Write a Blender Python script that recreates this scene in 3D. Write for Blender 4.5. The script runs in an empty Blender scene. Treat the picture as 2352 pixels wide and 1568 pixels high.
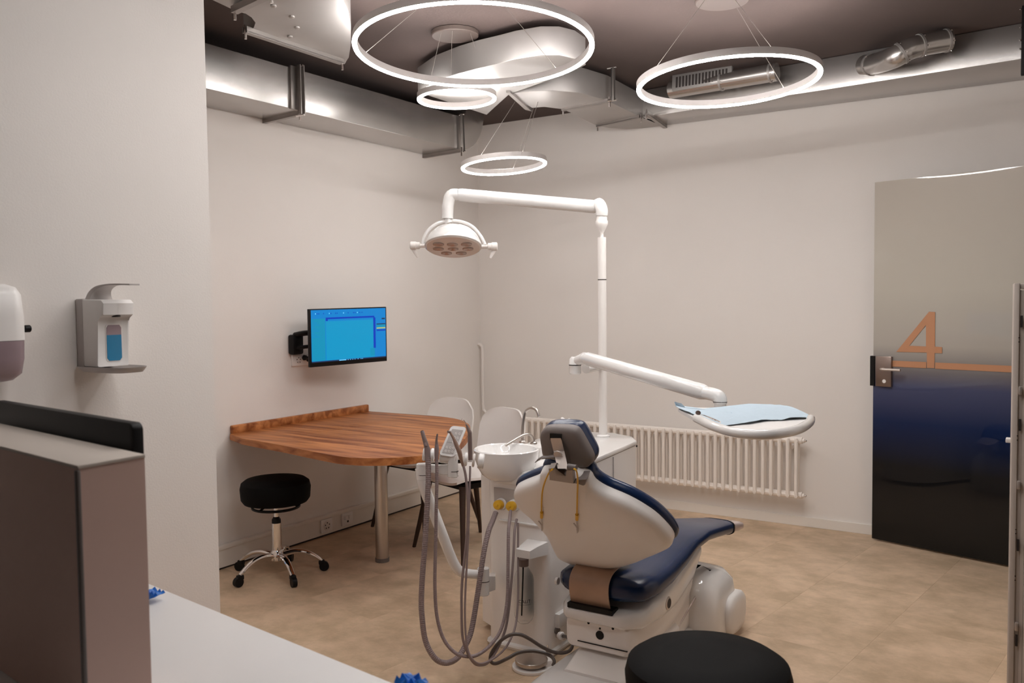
import bpy, bmesh, math, random
from mathutils import Vector, Matrix
random.seed(7)
PI = math.pi
SC = bpy.context.scene
COL = SC.collection

# ------------------------------------------------------------------ camera
F_PX, YAW, PITCH, ROLL = 1996.961, math.radians(32.8425), math.radians(-2.6964), math.radians(-0.64)
CAM = Vector((3.956, -5.665, 1.47))
_f = Vector((-math.sin(YAW)*math.cos(PITCH), math.cos(YAW)*math.cos(PITCH), math.sin(PITCH)))
_r0 = _f.cross(Vector((0, 0, 1))).normalized(); _u0 = _r0.cross(_f)
_r = _r0*math.cos(ROLL) + _u0*math.sin(ROLL); _u = _u0*math.cos(ROLL) - _r0*math.sin(ROLL)
cd = bpy.data.cameras.new('camera'); cam = bpy.data.objects.new('camera', cd); COL.objects.link(cam)
cam.matrix_world = Matrix(((_r.x, _u.x, -_f.x, CAM.x), (_r.y, _u.y, -_f.y, CAM.y), (_r.z, _u.z, -_f.z, CAM.z), (0, 0, 0, 1)))
cd.sensor_width = 36; cd.lens = F_PX/2352*36; cd.clip_start = 0.05
cd.dof.use_dof = True; cd.dof.focus_distance = 3.7; cd.dof.aperture_fstop = 5.0
SC.camera = cam
# ------------------------------------------------------------------ world, exposure
wd = bpy.data.worlds.new('world'); SC.world = wd; wd.use_nodes = True
wd.node_tree.nodes['Background'].inputs[0].default_value = (1, .9, .82, 1)
wd.node_tree.nodes['Background'].inputs[1].default_value = 0.02
RING = 62.0          # strength of the LED rings
GLOW_UP = 95.0       # strength of the added upward strips that imitate lens glow round the rings
RING_RGB = (1.0, .98, .965)
SC.view_settings.view_transform = 'Standard'; SC.view_settings.look = 'None'
SC.view_settings.gamma = 1; SC.view_settings.use_curve_mapping = False
SC.view_settings.exposure = 0.43
try:
    SC.cycles.max_bounces = 8; SC.cycles.diffuse_bounces = 5; SC.cycles.sample_clamp_indirect = 6
except Exception: pass

# ------------------------------------------------------------------ where a line of sight meets the room
def ray(x, y): return _r*((x-1176)/F_PX) - _u*((y-784)/F_PX) + _f
def at(x, y, d): return CAM + ray(x, y)*d
def _pl(x, y, i, v):
    d = ray(x, y); return CAM + d*((v-CAM[i])/d[i])
def onx(x, y, v): return _pl(x, y, 0, v)
def ony(x, y, v): return _pl(x, y, 1, v)
def onz(x, y, v): return _pl(x, y, 2, v)
def onp(x, y, p, n):
    d = ray(x, y); n = Vector(n); return CAM + d*((Vector(p)-CAM).dot(n)/d.dot(n))

# ------------------------------------------------------------------ materials
def mat(name, col, rough=.5, metal=0, noise=0, nscale=8, bump=0, bscale=60, emit=None, estr=0, coat=0, spec=.5, trans=0, ior=1.45, stretch=None, alpha=1):
    m = bpy.data.materials.new(name); m.use_nodes = True
    nt = m.node_tree; b = nt.nodes['Principled BSDF']
    c = (*col, 1)
    b.inputs['Base Color'].default_value = c; b.inputs['Roughness'].default_value = rough
    b.inputs['Metallic'].default_value = metal; b.inputs['Specular IOR Level'].default_value = spec
    b.inputs['Coat Weight'].default_value = coat; b.inputs['Transmission Weight'].default_value = trans
    b.inputs['IOR'].default_value = ior; b.inputs['Alpha'].default_value = alpha
    tc = nt.nodes.new('ShaderNodeTexCoord'); src = tc.outputs['Object']
    if stretch:
        mp = nt.nodes.new('ShaderNodeMapping'); mp.inputs['Scale'].default_value = stretch
        nt.links.new(src, mp.inputs['Vector']); src = mp.outputs['Vector']
    if noise:
        n = nt.nodes.new('ShaderNodeTexNoise'); n.inputs['Scale'].default_value = nscale; n.inputs['Detail'].default_value = 6
        nt.links.new(src, n.inputs['Vector'])
        mx = nt.nodes.new('ShaderNodeMix'); mx.data_type = 'RGBA'
        mx.inputs[6].default_value = tuple(v*(1-noise) for v in col)+(1,); mx.inputs[7].default_value = tuple(min(1, v*(1+noise)) for v in col)+(1,)
        nt.links.new(n.outputs['Fac'], mx.inputs[0]); nt.links.new(mx.outputs[2], b.inputs['Base Color'])
    if bump:
        n2 = nt.nodes.new('ShaderNodeTexNoise'); n2.inputs['Scale'].default_value = bscale; n2.inputs['Detail'].default_value = 4
        nt.links.new(src, n2.inputs['Vector'])
        bp = nt.nodes.new('ShaderNodeBump'); bp.inputs['Strength'].default_value = bump; bp.inputs['Distance'].default_value = .004
        nt.links.new(n2.outputs['Fac'], bp.inputs['Height']); nt.links.new(bp.outputs['Normal'], b.inputs['Normal'])
    if emit:
        b.inputs['Emission Color'].default_value = (*emit, 1); b.inputs['Emission Strength'].default_value = estr
    return m
M = {}
M['plaster'] = mat('white_plaster', (.80, .755, .715), .85, noise=.03, nscale=2, bump=.12, bscale=160)
M['ceiling'] = mat('dark_painted_ceiling', (.07, .048, .042), .9, noise=.15, nscale=3, bump=.2)
M['rearwall'] = mat('dim_room_tone', (.20, .155, .13), .9, noise=.05)  # dimness of the unlit rear room is put into this wall colour
M['wire'] = mat('grey_suspension_wire', (.22, .19, .17), .5, .3, noise=.05)
M['canopy'] = mat('brown_canopy', (.09, .065, .055), .6, noise=.05)
M['skirt'] = mat('white_skirting', (.80, .75, .69), .5, noise=.02)
M['plastic'] = mat('white_plastic', (.82, .79, .765), .28, noise=.01, nscale=20)
M['plastic2'] = mat('warm_white_plastic', (.76, .71, .67), .35, noise=.01, nscale=20)
M['gloss'] = mat('glossy_white_lacquer', (.79, .77, .75), .12, noise=.01, coat=.5)
M['ceramic'] = mat('white_ceramic', (.86, .84, .82), .08, noise=.01, coat=.6)
M['shell'] = mat('white_chair_shell', (.86, .82, .785), .3, noise=.01)
M['grey'] = mat('light_grey_plastic', (.46, .42, .40), .4, noise=.03)
M['dgrey'] = mat('dark_grey_plastic', (.16, .135, .125), .45, noise=.05)
M['black'] = mat('black_plastic', (.008, .007, .007), .45, noise=.1, spec=.25)
M['leather'] = mat('black_upholstery', (.0035, .003, .003), .7, spec=.12, noise=.1, bump=.1, bscale=300)
M['navy'] = mat('dark_navy_vinyl', (.007, .021, .068), .25, noise=.06, nscale=5, bump=.04, bscale=250)
M['headgrey'] = mat('grey_headrest_plastic', (.20, .17, .16), .5, noise=.03)
M['hose'] = mat('grey_mauve_hose', (.25, .19, .185), .5, noise=.05, nscale=30)
M['hosec'] = mat('dark_pedal_hose', (.10, .08, .07), .35, noise=.05)
M['hand'] = mat('grey_handpiece', (.20, .145, .13), .35, noise=.05)
M['handw'] = mat('warm_brown_handpiece', (.30, .195, .15), .35, noise=.05)
M['bracketm'] = mat('bead_blasted_bracket', (.36, .315, .285), .4, .3, noise=.05)
M['steel'] = mat('brushed_steel', (.55, .50, .46), .28, 1, noise=.08, nscale=60, stretch=(1, 1, .05))
M['chrome'] = mat('chrome', (.78, .74, .72), .07, 1, noise=.03)
M['alu'] = mat('satin_aluminium', (.58, .51, .465), .4, .55, noise=.05)
M['tan'] = mat('scuffed_tan_plate', (.42, .28, .20), .42, .25, noise=.22, nscale=14)
M['galv'] = mat('galvanised_sheet', (.50, .475, .455), .27, .9, noise=.12, nscale=5, bump=.03, bscale=30)
M['galv2'] = mat('matt_galvanised_sheet', (.42, .395, .375), .5, .75, noise=.1, nscale=4)
M['rail'] = mat('zinc_strut_rail', (.34, .31, .29), .4, .85, noise=.1, nscale=20)
M['yellow'] = mat('yellow_plastic', (.72, .40, .02), .35, noise=.05)
M['copper'] = mat('copper_vinyl', (.50, .24, .125), .6, noise=.03)
M['handle'] = mat('brown_nickel', (.30, .23, .20), .32, .9, noise=.05)
M['radiator'] = mat('cream_radiator_enamel', (.88, .81, .745), .35, noise=.02)
M['blue'] = mat('blue_plastic_film', (.02, .17, .60), .35, noise=.15, nscale=30)
M['paper'] = mat('light_blue_paper', (.43, .52, .59), .8, noise=.05, nscale=40, bump=.15, bscale=40)
M['tissue'] = mat('white_tissue', (.85, .82, .80), .9, noise=.02)
M['greyfront'] = mat('taupe_cabinet_front', (.66, .46, .39), .6, noise=.03)
M['seam'] = mat('dark_seam', (.03, .022, .02), .6, noise=.05)
M['cabwhite'] = mat('white_powder_coat', (.62, .54, .48), .45, noise=.03)
M['print'] = mat('black_print', (.01, .008, .01), .6, noise=.05)
M['glass'] = mat('clear_bottle', (.99, .985, .98), .02, trans=1, ior=1.12, noise=.01)
M['liquid'] = mat('blue_liquid', (.02, .20, .38), .12, noise=.1, nscale=3)
M['smoke'] = mat('smoky_clear_plastic', (.30, .22, .24), .15, noise=.12, nscale=10)
M['led'] = mat('led_diffuser', (.9, .9, .9), .5, emit=RING_RGB, estr=RING, noise=.01)
M['leds'] = mat('led_diffuser_small', (.9, .9, .9), .5, emit=RING_RGB, estr=RING*.5, noise=.01)
M['ledm'] = mat('led_diffuser_medium', (.9, .9, .9), .5, emit=RING_RGB, estr=RING*.72, noise=.01)
M['ledb'] = mat('led_diffuser_bright', (.9, .9, .9), .5, emit=RING_RGB, estr=RING*1.4, noise=.01)
M['glowup'] = mat('added_glow', (.9, .9, .9), .5, emit=RING_RGB, estr=GLOW_UP, noise=.01)  # emission of the added strips standing in for lens bloom
M['glowups'] = mat('added_glow_small', (.9, .9, .9), .5, emit=RING_RGB, estr=GLOW_UP*.35, noise=.01)
def emis(name, col, s):
    return mat(name, (.01, .01, .01), .3, emit=col, estr=s, noise=.01)
M['scr'] = emis('screen_cyan', (.0, .23, .43), 1.0)
M['scr2'] = emis('screen_azure', (.0, .165, .46), 1.0)
M['scr3'] = emis('screen_blue', (.0, .03, .36), 1.0)
M['scr4'] = emis('screen_navy', (.01, .02, .06), 1.0)
M['scr5'] = emis('screen_yellow', (.42, .42, .10), 1.0)
M['scr6'] = emis('screen_teal', (.0, .21, .36), 1.0)
M['scr7'] = emis('screen_mark', (.15, .55, .95), 1.0)

def wood():
    m = bpy.data.materials.new('oiled_walnut'); m.use_nodes = True; nt = m.node_tree; b = nt.nodes['Principled BSDF']
    tc = nt.nodes.new('ShaderNodeTexCoord'); mp = nt.nodes.new('ShaderNodeMapping'); mp.inputs['Scale'].default_value = (.9, 9, 9)
    nt.links.new(tc.outputs['Object'], mp.inputs['Vector'])
    n = nt.nodes.new('ShaderNodeTexNoise'); n.inputs['Scale'].default_value = 2.2; n.inputs['Detail'].default_value = 8; n.inputs['Distortion'].default_value = .6
    nt.links.new(mp.outputs['Vector'], n.inputs['Vector'])
    cr = nt.nodes.new('ShaderNodeValToRGB'); e = cr.color_ramp.elements
    e[0].position = .34; e[0].color = (.22, .060, .014, 1); e[1].position = .66; e[1].color = (.56, .22, .072, 1)
    nt.links.new(n.outputs['Fac'], cr.inputs['Fac']); nt.links.new(cr.outputs['Color'], b.inputs['Base Color'])
    b.inputs['Roughness'].default_value = .45; b.inputs['Specular IOR Level'].default_value = .3
    return m
M['wood'] = wood()
def tile_mat():
    m = bpy.data.materials.new('tan_stone_vinyl'); m.use_nodes = True; nt = m.node_tree; b = nt.nodes['Principled BSDF']
    g = nt.nodes.new('ShaderNodeNewGeometry'); oi = nt.nodes.new('ShaderNodeObjectInfo')
    mp = nt.nodes.new('ShaderNodeMapping'); mp.inputs['Scale'].default_value = (1.35, 1.6, 1)
    nt.links.new(g.outputs['Position'], mp.inputs['Vector'])
    cmb = nt.nodes.new('ShaderNodeVectorMath'); cmb.operation = 'ADD'
    sc = nt.nodes.new('ShaderNodeVectorMath'); sc.operation = 'SCALE'; sc.inputs['Scale'].default_value = 9
    nt.links.new(oi.outputs['Random'], sc.inputs[0]); nt.links.new(mp.outputs['Vector'], cmb.inputs[0]); nt.links.new(sc.outputs['Vector'], cmb.inputs[1])
    n = nt.nodes.new('ShaderNodeTexNoise'); n.inputs['Scale'].default_value = 3.4; n.inputs['Detail'].default_value = 10; n.inputs['Roughness'].default_value = .68
    nt.links.new(cmb.outputs['Vector'], n.inputs['Vector'])
    cr = nt.nodes.new('ShaderNodeValToRGB'); e = cr.color_ramp.elements
    e[0].position = .37; e[0].color = (.47, .342, .222, 1); e[1].position = .63; e[1].color = (.68, .50, .345, 1)
    nt.links.new(n.outputs['Fac'], cr.inputs['Fac'])
    hs = nt.nodes.new('ShaderNodeHueSaturation'); mr = nt.nodes.new('ShaderNodeMapRange')
    mr.inputs['To Min'].default_value = .97; mr.inputs['To Max'].default_value = 1.03
    nt.links.new(oi.outputs['Random'], mr.inputs['Value']); nt.links.new(mr.outputs['Result'], hs.inputs['Value'])
    nt.links.new(cr.outputs['Color'], hs.inputs['Color']); nt.links.new(hs.outputs['Color'], b.inputs['Base Color'])
    n2 = nt.nodes.new('ShaderNodeTexNoise'); n2.inputs['Scale'].default_value = 45; nt.links.new(cmb.outputs['Vector'], n2.inputs['Vector'])
    bp = nt.nodes.new('ShaderNodeBump'); bp.inputs['Strength'].default_value = .12; bp.inputs['Distance'].default_value = .003
    nt.links.new(n2.outputs['Fac'], bp.inputs['Height']); nt.links.new(bp.outputs['Normal'], b.inputs['Normal'])
    b.inputs['Roughness'].default_value = .5; b.inputs['Specular IOR Level'].default_value = .35
    return m
M['tile'] = tile_mat()
M['subfloor'] = mat('brown_subfloor', (.2, .12, .08), .8, noise=.1)
def door_glass():
    # film printed on the pane: frosted grey above, fading to near black navy below (a property of the film, by height)
    m = bpy.data.materials.new('printed_glass'); m.use_nodes = True; nt = m.node_tree; b = nt.nodes['Principled BSDF']
    g = nt.nodes.new('ShaderNodeNewGeometry'); sx = nt.nodes.new('ShaderNodeSeparateXYZ'); nt.links.new(g.outputs['Position'], sx.inputs[0])
    mr = nt.nodes.new('ShaderNodeMapRange'); mr.inputs['From Max'].default_value = 2.15; nt.links.new(sx.outputs['Z'], mr.inputs['Value'])
    cr = nt.nodes.new('ShaderNodeValToRGB'); E = cr.color_ramp.elements
    E[0].position = 0; E[0].color = (.004, .004, .004, 1); E[1].position = 1; E[1].color = (.50, .45, .39, 1)
    for p, c in ((.22, (.004, .005, .007)), (.34, (.003, .014, .065)), (.44, (.06, .068, .135)), (.48, (.16, .145, .15)), (.55, (.42, .385, .34)), (.7, (.50, .465, .40))):
        e = E.new(p); e.color = (*c, 1)
    nt.links.new(mr.outputs['Result'], cr.inputs['Fac']); nt.links.new(cr.outputs['Color'], b.inputs['Base Color'])
    b.inputs['Specular IOR Level'].default_value = .1; b.inputs['Roughness'].default_value = .35; b.inputs['Coat Weight'].default_value = 1; b.inputs['Coat Roughness'].default_value = .01; b.inputs['Coat IOR'].default_value = 1.36
    return m
M['door'] = door_glass()

# ------------------------------------------------------------------ mesh helpers
WM = {}
def build(name, bm, m, parent=None, smooth=True, ang=35, loc=None):
    me = bpy.data.meshes.new(name)
    bmesh.ops.recalc_face_normals(bm, faces=bm.faces[:])
    bm.to_mesh(me); bm.free()
    o = bpy.data.objects.new(name, me); COL.objects.link(o)
    me.materials.append(M[m] if isinstance(m, str) else m)
    if smooth:
        me.shade_smooth()
        try: me.set_sharp_from_angle(angle=math.radians(ang))
        except Exception: pass
    if parent is not None:
        o.parent = parent; WM[o] = WM[parent]; me.transform(WM[parent].inverted())
    else:
        if loc is None:
            xs = [v.co for v in me.vertices]
            loc = Vector(((min(v.x for v in xs)+max(v.x for v in xs))/2, (min(v.y for v in xs)+max(v.y for v in xs))/2, min(v.z for v in xs)))
        loc = Vector(loc); me.transform(Matrix.Translation(-loc)); o.location = loc; WM[o] = Matrix.Translation(loc)
    return o
def tag(o, label=None, cat=None, group=None, kind=None):
    if label: o['label'] = label
    if cat: o['category'] = cat
    if group: o['group'] = group
    if kind: o['kind'] = kind
    return o
def thing(name, label, cat, loc, group=None, rz=0):
    o = bpy.data.objects.new(name, None); COL.objects.link(o); o.empty_display_size = .05
    o.location = loc; o.rotation_euler = (0, 0, rz); WM[o] = Matrix.Translation(Vector(loc)) @ Matrix.Rotation(rz, 4, 'Z')
    return tag(o, label, cat, group)
def copy_tree(o, parent=None):
    c = o.copy(); COL.objects.link(c)
    if parent is not None: c.parent = parent
    for ch in list(o.children): copy_tree(ch, c)
    return c
def BM(): return bmesh.new()
def box(bm, c, s, rot=None, bev=0, seg=2):
    r = bmesh.ops.create_cube(bm, size=1); vs = r['verts']
    bmesh.ops.scale(bm, vec=Vector(s), verts=vs)
    if bev:
        es = list({e for v in vs for e in v.link_edges})
        rr = bmesh.ops.bevel(bm, geom=es, offset=bev, segments=seg, affect='EDGES', profile=.5)
        vs = list({v for f in rr['faces'] for v in f.verts} | {v for v in vs if v.is_valid})
    if rot is not None: bmesh.ops.rotate(bm, cent=(0, 0, 0), matrix=rot, verts=vs)
    bmesh.ops.translate(bm, vec=Vector(c), verts=vs)
    return bm
def boxb(x0, x1, y0, y1, z0, z1, bev=0, seg=2, bm=None):
    bm = bm or BM()
    return box(bm, ((x0+x1)/2, (y0+y1)/2, (z0+z1)/2), (abs(x1-x0), abs(y1-y0), abs(z1-z0)), bev=bev, seg=seg)
def frame_of(d):
    d = Vector(d).normalized(); a = Vector((0, 0, 1)) if abs(d.z) < .9 else Vector((1, 0, 0))
    x = a.cross(d).normalized(); return x, d.cross(x), d
def loft(rings, bm=None, cap=True, closed=True):
    bm = bm or BM(); vr = [[bm.verts.new(p) for p in r] for r in rings]
    n = len(rings[0])
    for a, b in zip(vr, vr[1:]):
        for i in range(n if closed else n-1):
            j = (i+1) % n
            try: bm.faces.new((a[i], a[j], b[j], b[i]))
            except ValueError: pass
    if cap:
        for r in (vr[0], vr[-1]):
            try: bm.faces.new(r)
            except ValueError: pass
    return bm
def tube(pts, rad, n=10, bm=None, cap=True, up=None, asp=1):
    pts = [Vector(p) for p in pts]; R = rad if isinstance(rad, (list, tuple)) else [rad]*len(pts)
    rings = []; x = None
    for i, p in enumerate(pts):
        d = (pts[min(i+1, len(pts)-1)]-pts[max(i-1, 0)]).normalized()
        if x is None: x = frame_of(d)[0] if up is None else Vector(up).cross(d).normalized()
        x = (x-d*x.dot(d)).normalized(); y = d.cross(x)
        rings.append([p+(x*math.cos(2*PI*k/n)+y*asp*math.sin(2*PI*k/n))*R[i] for k in range(n)])
    return loft(rings, bm, cap)
def spline(pts, k=6):
    P = [Vector(p) for p in pts]; out = []
    for i in range(len(P)-1):
        a, b, c, d = P[max(i-1, 0)], P[i], P[i+1], P[min(i+2, len(P)-1)]
        for j in range(k):
            t = j/k; out.append(.5*((2*b)+(c-a)*t+(2*a-5*b+4*c-d)*t*t+(3*b-a-3*c+d)*t**3))
    out.append(P[-1]); return out
def cspline(pts, k=4):
    P = [Vector(p) for p in pts]; n = len(P); out = []
    for i in range(n):
        a, b, c, d = P[i-1], P[i], P[(i+1) % n], P[(i+2) % n]
        for j in range(k):
            t = j/k; out.append(.5*((2*b)+(c-a)*t+(2*a-5*b+4*c-d)*t*t+(3*b-a-3*c+d)*t**3))
    return out
def lathe(prof, c=(0, 0, 0), axis=(0, 0, 1), n=24, bm=None, cap=True, sx=1):
    x, y, d = frame_of(axis); c = Vector(c)
    return loft([[c+d*h+(x*sx*math.cos(2*PI*k/n)+y*math.sin(2*PI*k/n))*max(r, 1e-4) for k in range(n)] for r, h in prof], bm, cap)
def cyl(a, b, r, n=16, bm=None, bev=0):
    a, b = Vector(a), Vector(b); L = (b-a).length
    pr = [(r, 0), (r, L)] if not bev else [(r-bev, 0), (r, bev), (r, L-bev), (r-bev, L)]
    return lathe(pr, a, b-a, n, bm)
def prism(poly, vec, bm=None, bev=0):
    bm = bm or BM(); vec = Vector(vec)
    a = [bm.verts.new(p) for p in poly]; b = [bm.verts.new(Vector(p)+vec) for p in poly]; n = len(a)
    fa = bm.faces.new(a); fb = bm.faces.new(b)
    for i in range(n): bm.faces.new((a[i], a[(i+1) % n], b[(i+1) % n], b[i]))
    if bev:
        es = list(fa.edges)+list(fb.edges)
        bmesh.ops.bevel(bm, geom=es, offset=bev, segments=2, affect='EDGES', profile=.5)
    bmesh.ops.triangulate(bm, faces=[f for f in bm.faces if len(f.verts) > 4])
    return bm
def ring_sec(c, e1, e2, R, sec, n=96, bm=None):
    # sweep a closed section (dr, dz) round a circle; e1,e2 span the circle's plane
    c = Vector(c); nrm = e1.cross(e2).normalized(); bm = bm or BM(); rows = []
    for i in range(n):
        t = 2*PI*i/n; o = e1*math.cos(t)+e2*math.sin(t)
        rows.append([bm.verts.new(c+o*(R+dr)+nrm*dz) for dr, dz in sec])
    m = len(sec)
    for i in range(n):
        for k in range(m):
            bm.faces.new((rows[i][k], rows[(i+1) % n][k], rows[(i+1) % n][(k+1) % m], rows[i][(k+1) % m]))
    return bm
def quad(p, bm=None):
    bm = bm or BM(); bm.faces.new([bm.verts.new(Vector(v)) for v in p]); return bm
def rrect(w, h, r, k=5):
    out = []
    for cx, cy, a0 in ((w/2-r, h/2-r, 0), (-w/2+r, h/2-r, 90), (-w/2+r, -h/2+r, 180), (w/2-r, -h/2+r, 270)):
        for j in range(k+1):
            a = math.radians(a0+90*j/k); out.append((cx+r*math.cos(a), cy+r*math.sin(a)))
    return out
def plate(c, ex, ey, w, h, r, th, bm=None, bev=0):
    # rounded plate: centre of its back face c, axes ex, ey, thickness along ex x ey
    ex, ey = Vector(ex).normalized(), Vector(ey).normalized(); nz = ex.cross(ey)
    return prism([Vector(c)+ex*a+ey*b for a, b in rrect(w, h, r)], nz*th, bm, bev)

# ================================================================== the room
CEIL = 2.84
fl = build('floor', boxb(-.3, 7, -8.6, .3, -.12, -.006), 'subfloor', smooth=False); tag(fl, kind='structure')
TU, TV = .47, .94          # stone vinyl tiles, laid a few degrees off the walls
tr = math.radians(-7.4); eu = Vector((math.cos(tr), math.sin(tr), 0)); ev = Vector((-math.sin(tr), math.cos(tr), 0))
o0 = Vector((3.289, -1.532, 0))
tbm = box(BM(), (0, 0, -.004), (TU-.0003, TV-.0003, .008), bev=.0003, seg=1)
tmesh = None; cnt = 0
for i in range(-12, 9):
    for j in range(-7, 6):
        c = o0+eu*(TU*(i+.5))+ev*(TV*(j+.5+(.5 if i % 2 else 0)))
        inside = (c.x > -.35 and c.x < 4.7 and c.y < .45 and c.y > -5.6) and not (c.x < 1.0 and c.y < -4.3)
        if not inside: continue
        if tmesh is None:
            t = build('floor_tile', tbm, 'tile', smooth=False, loc=(0, 0, 0)); tmesh = t.data
        else:
            t = bpy.data.objects.new('floor_tile', tmesh); COL.objects.link(t)
        t.parent = fl; t.matrix_parent_inverse = Matrix.Identity(4)
        t.location = c-fl.location; t.rotation_euler = (0, 0, tr)
def struct(name, bm, m, smooth=False): return tag(build(name, bm, m, smooth=smooth), kind='structure')
struct('ceiling', boxb(-.3, 7, -8.6, .3, CEIL, CEIL+.1), 'ceiling')
struct('wall_back', boxb(-.2, 4.3, 0, .2, -.1, CEIL), 'plaster')
struct('wall_left', boxb(-.2, 0, -3.75, 0, -.1, CEIL), 'plaster')
struct('wall_near', boxb(-.3, 1.5, -8.6, -3.735, -.1, CEIL), 'plaster')
struct('wall_right', boxb(3.97, 4.17, -.35, 0, -.1, CEIL, bm=boxb(3.97, 4.17, -2.26, -1.32, -.1, CEIL, bm=boxb(3.97, 4.17, -1.32, -.35, 2.2, CEIL))), 'plaster')
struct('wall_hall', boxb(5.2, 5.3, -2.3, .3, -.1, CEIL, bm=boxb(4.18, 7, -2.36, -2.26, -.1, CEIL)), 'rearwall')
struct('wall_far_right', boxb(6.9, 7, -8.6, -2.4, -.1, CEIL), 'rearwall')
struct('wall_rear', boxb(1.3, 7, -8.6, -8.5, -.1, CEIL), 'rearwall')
struct('baseboard_back', boxb(.04, 3.97, -.014, 0, 0, .062, bev=.002), 'skirt')
# cable trunking along the left wall
bb = struct('baseboard_left', boxb(0, .022, -3.73, -.02, .012, .118, bev=.002), 'skirt')
build('cap_strip', boxb(0, .03, -3.73, -.02, .112, .135, bev=.003), 'skirt', bb)
build('base_gap', boxb(0, .012, -3.73, -.02, 0, .014), 'seam', bb, smooth=False)
# heating pipe in the corner
def corner_pipe():
    P = [onx(1098, 783, .005), Vector((.035, -.04, 1.118)), Vector((.05, -.045, 1.06)), Vector((.05, -.045, .66)), Vector((.07, -.05, .60)), Vector((.13, -.055, .575)), Vector((.33, -.06, .573))]
    P[0] = Vector((.004, -.04, 1.13))
    t = build('trim_1', tube(spline(P, 6), .011, 10), 'plaster'); tag(t, kind='structure')
corner_pipe()

# ------------------------------------------------------------------ glass door, standing open against the back wall
DL = onz(2002.5, 1240, .0); DR = onz(2309, 1302, .0); dt = (DR-DL).normalized(); dn = Vector((-dt.y, dt.x, 0))
if dn.y > 0: dn = -dn           # faces the room
dW, dH = .905, 2.145
def dp(u, z, off=0): return DL+dt*u+dn*off+Vector((0, 0, z))
door = tag(bpy.data.objects.new('door_1', None), kind='structure'); COL.objects.link(door); door.location = DL; WM[door] = Matrix.Translation(DL)
bmD = prism([dp(0, .012), dp(dW, .012), dp(dW, dH), dp(0, dH)], -dn*.010); build('pane', bmD, 'door', door, smooth=False)
def on_door(x, y, off=.002): return onp(x, y, DL+dn*off, dn)
four = [(2134, 715.5), (2148, 716.5), (2147.5, 795.5), (2164, 797), (2164, 811), (2147, 810.5), (2146.4, 845), (2129, 844.6), (2129, 809.5), (2058.7, 807.7)]
hole = [(2127, 746), (2127, 795.5), (2088.5, 793.7)]
def four_bm():
    bm = BM(); g = lambda p: on_door(*p)
    V = {}
    def v(p):
        if p not in V: V[p] = bm.verts.new(g(p))
        return V[p]
    a, b, c, d, e, f, h, i, j, k = four; p, q, s = hole
    for fc in ((k, a, p, s), (a, b, c, q, p), (k, s, q, j), (q, c, f, j), (c, d, e, f), (j, f, h, i)):
        bm.faces.new([v(x) for x in fc])
    ext = bmesh.ops.extrude_face_region(bm, geom=bm.faces[:])
    bmesh.ops.translate(bm, vec=dn*.0012, verts=[x for x in ext['geom'] if isinstance(x, bmesh.types.BMVert)])
    return bm
build('numeral_four', four_bm(), 'copper', door, smooth=False)
def u_of(P): return (P-DL).dot(dt)
zb0, zb1 = on_door(2100, 844).z, on_door(2100, 830).z
for x0, x1 in ((2050, 2127.5), (2148, 2365)):
    ua, ub = u_of(on_door(x0, 838)), min(u_of(on_door(x1, 838)), dW-.004)
    build('stripe', prism([dp(ua, zb0, .002), dp(ub, zb0, .002), dp(ub, zb1, .002), dp(ua, zb1, .002)], dn*.0012), 'copper', door, smooth=False)
ha, hb = u_of(on_door(2014, 850)), u_of(on_door(2050, 850)); hz0, hz1 = on_door(2032, 887).z, on_door(2032, 818).z
bm = BM(); box(bm, dp((ha+hb)/2, (hz0+hz1)/2, .008), (hb-ha, .024, hz1-hz0), Matrix.Rotation(math.atan2(dt.y, dt.x), 3, 'Z'), .0025)
lk = build('lock_plate', bm, 'handle', door)
zl = on_door(2045, 847).z; u0, u1 = u_of(on_door(2032, 847)), u_of(on_door(2078, 847))
build('lever', tube([dp(u0, zl, .015), dp(u0, zl, .05), dp(u0+.012, zl, .06), dp(u1, zl, .06)], .0075, 10), 'alu', lk)
build('cylinder_hole', cyl(dp((ha+hb)/2+.006, hz0+.032, .018), dp((ha+hb)/2+.006, hz0+.032, .022), .011, 14), 'plastic', lk)
build('keeper', prism([dp(-.014, hz0, -.012), dp(.012, hz0, -.012), dp(.012, hz1, -.012), dp(-.014, hz1, -.012)], dn*.024), 'black', lk, smooth=False)
for z in (.35, 1.8):
    build('hinge', cyl(dp(dW+.004, z-.05, .0), dp(dW+.004, z+.05, .0), .014, 12), 'alu', door)

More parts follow.
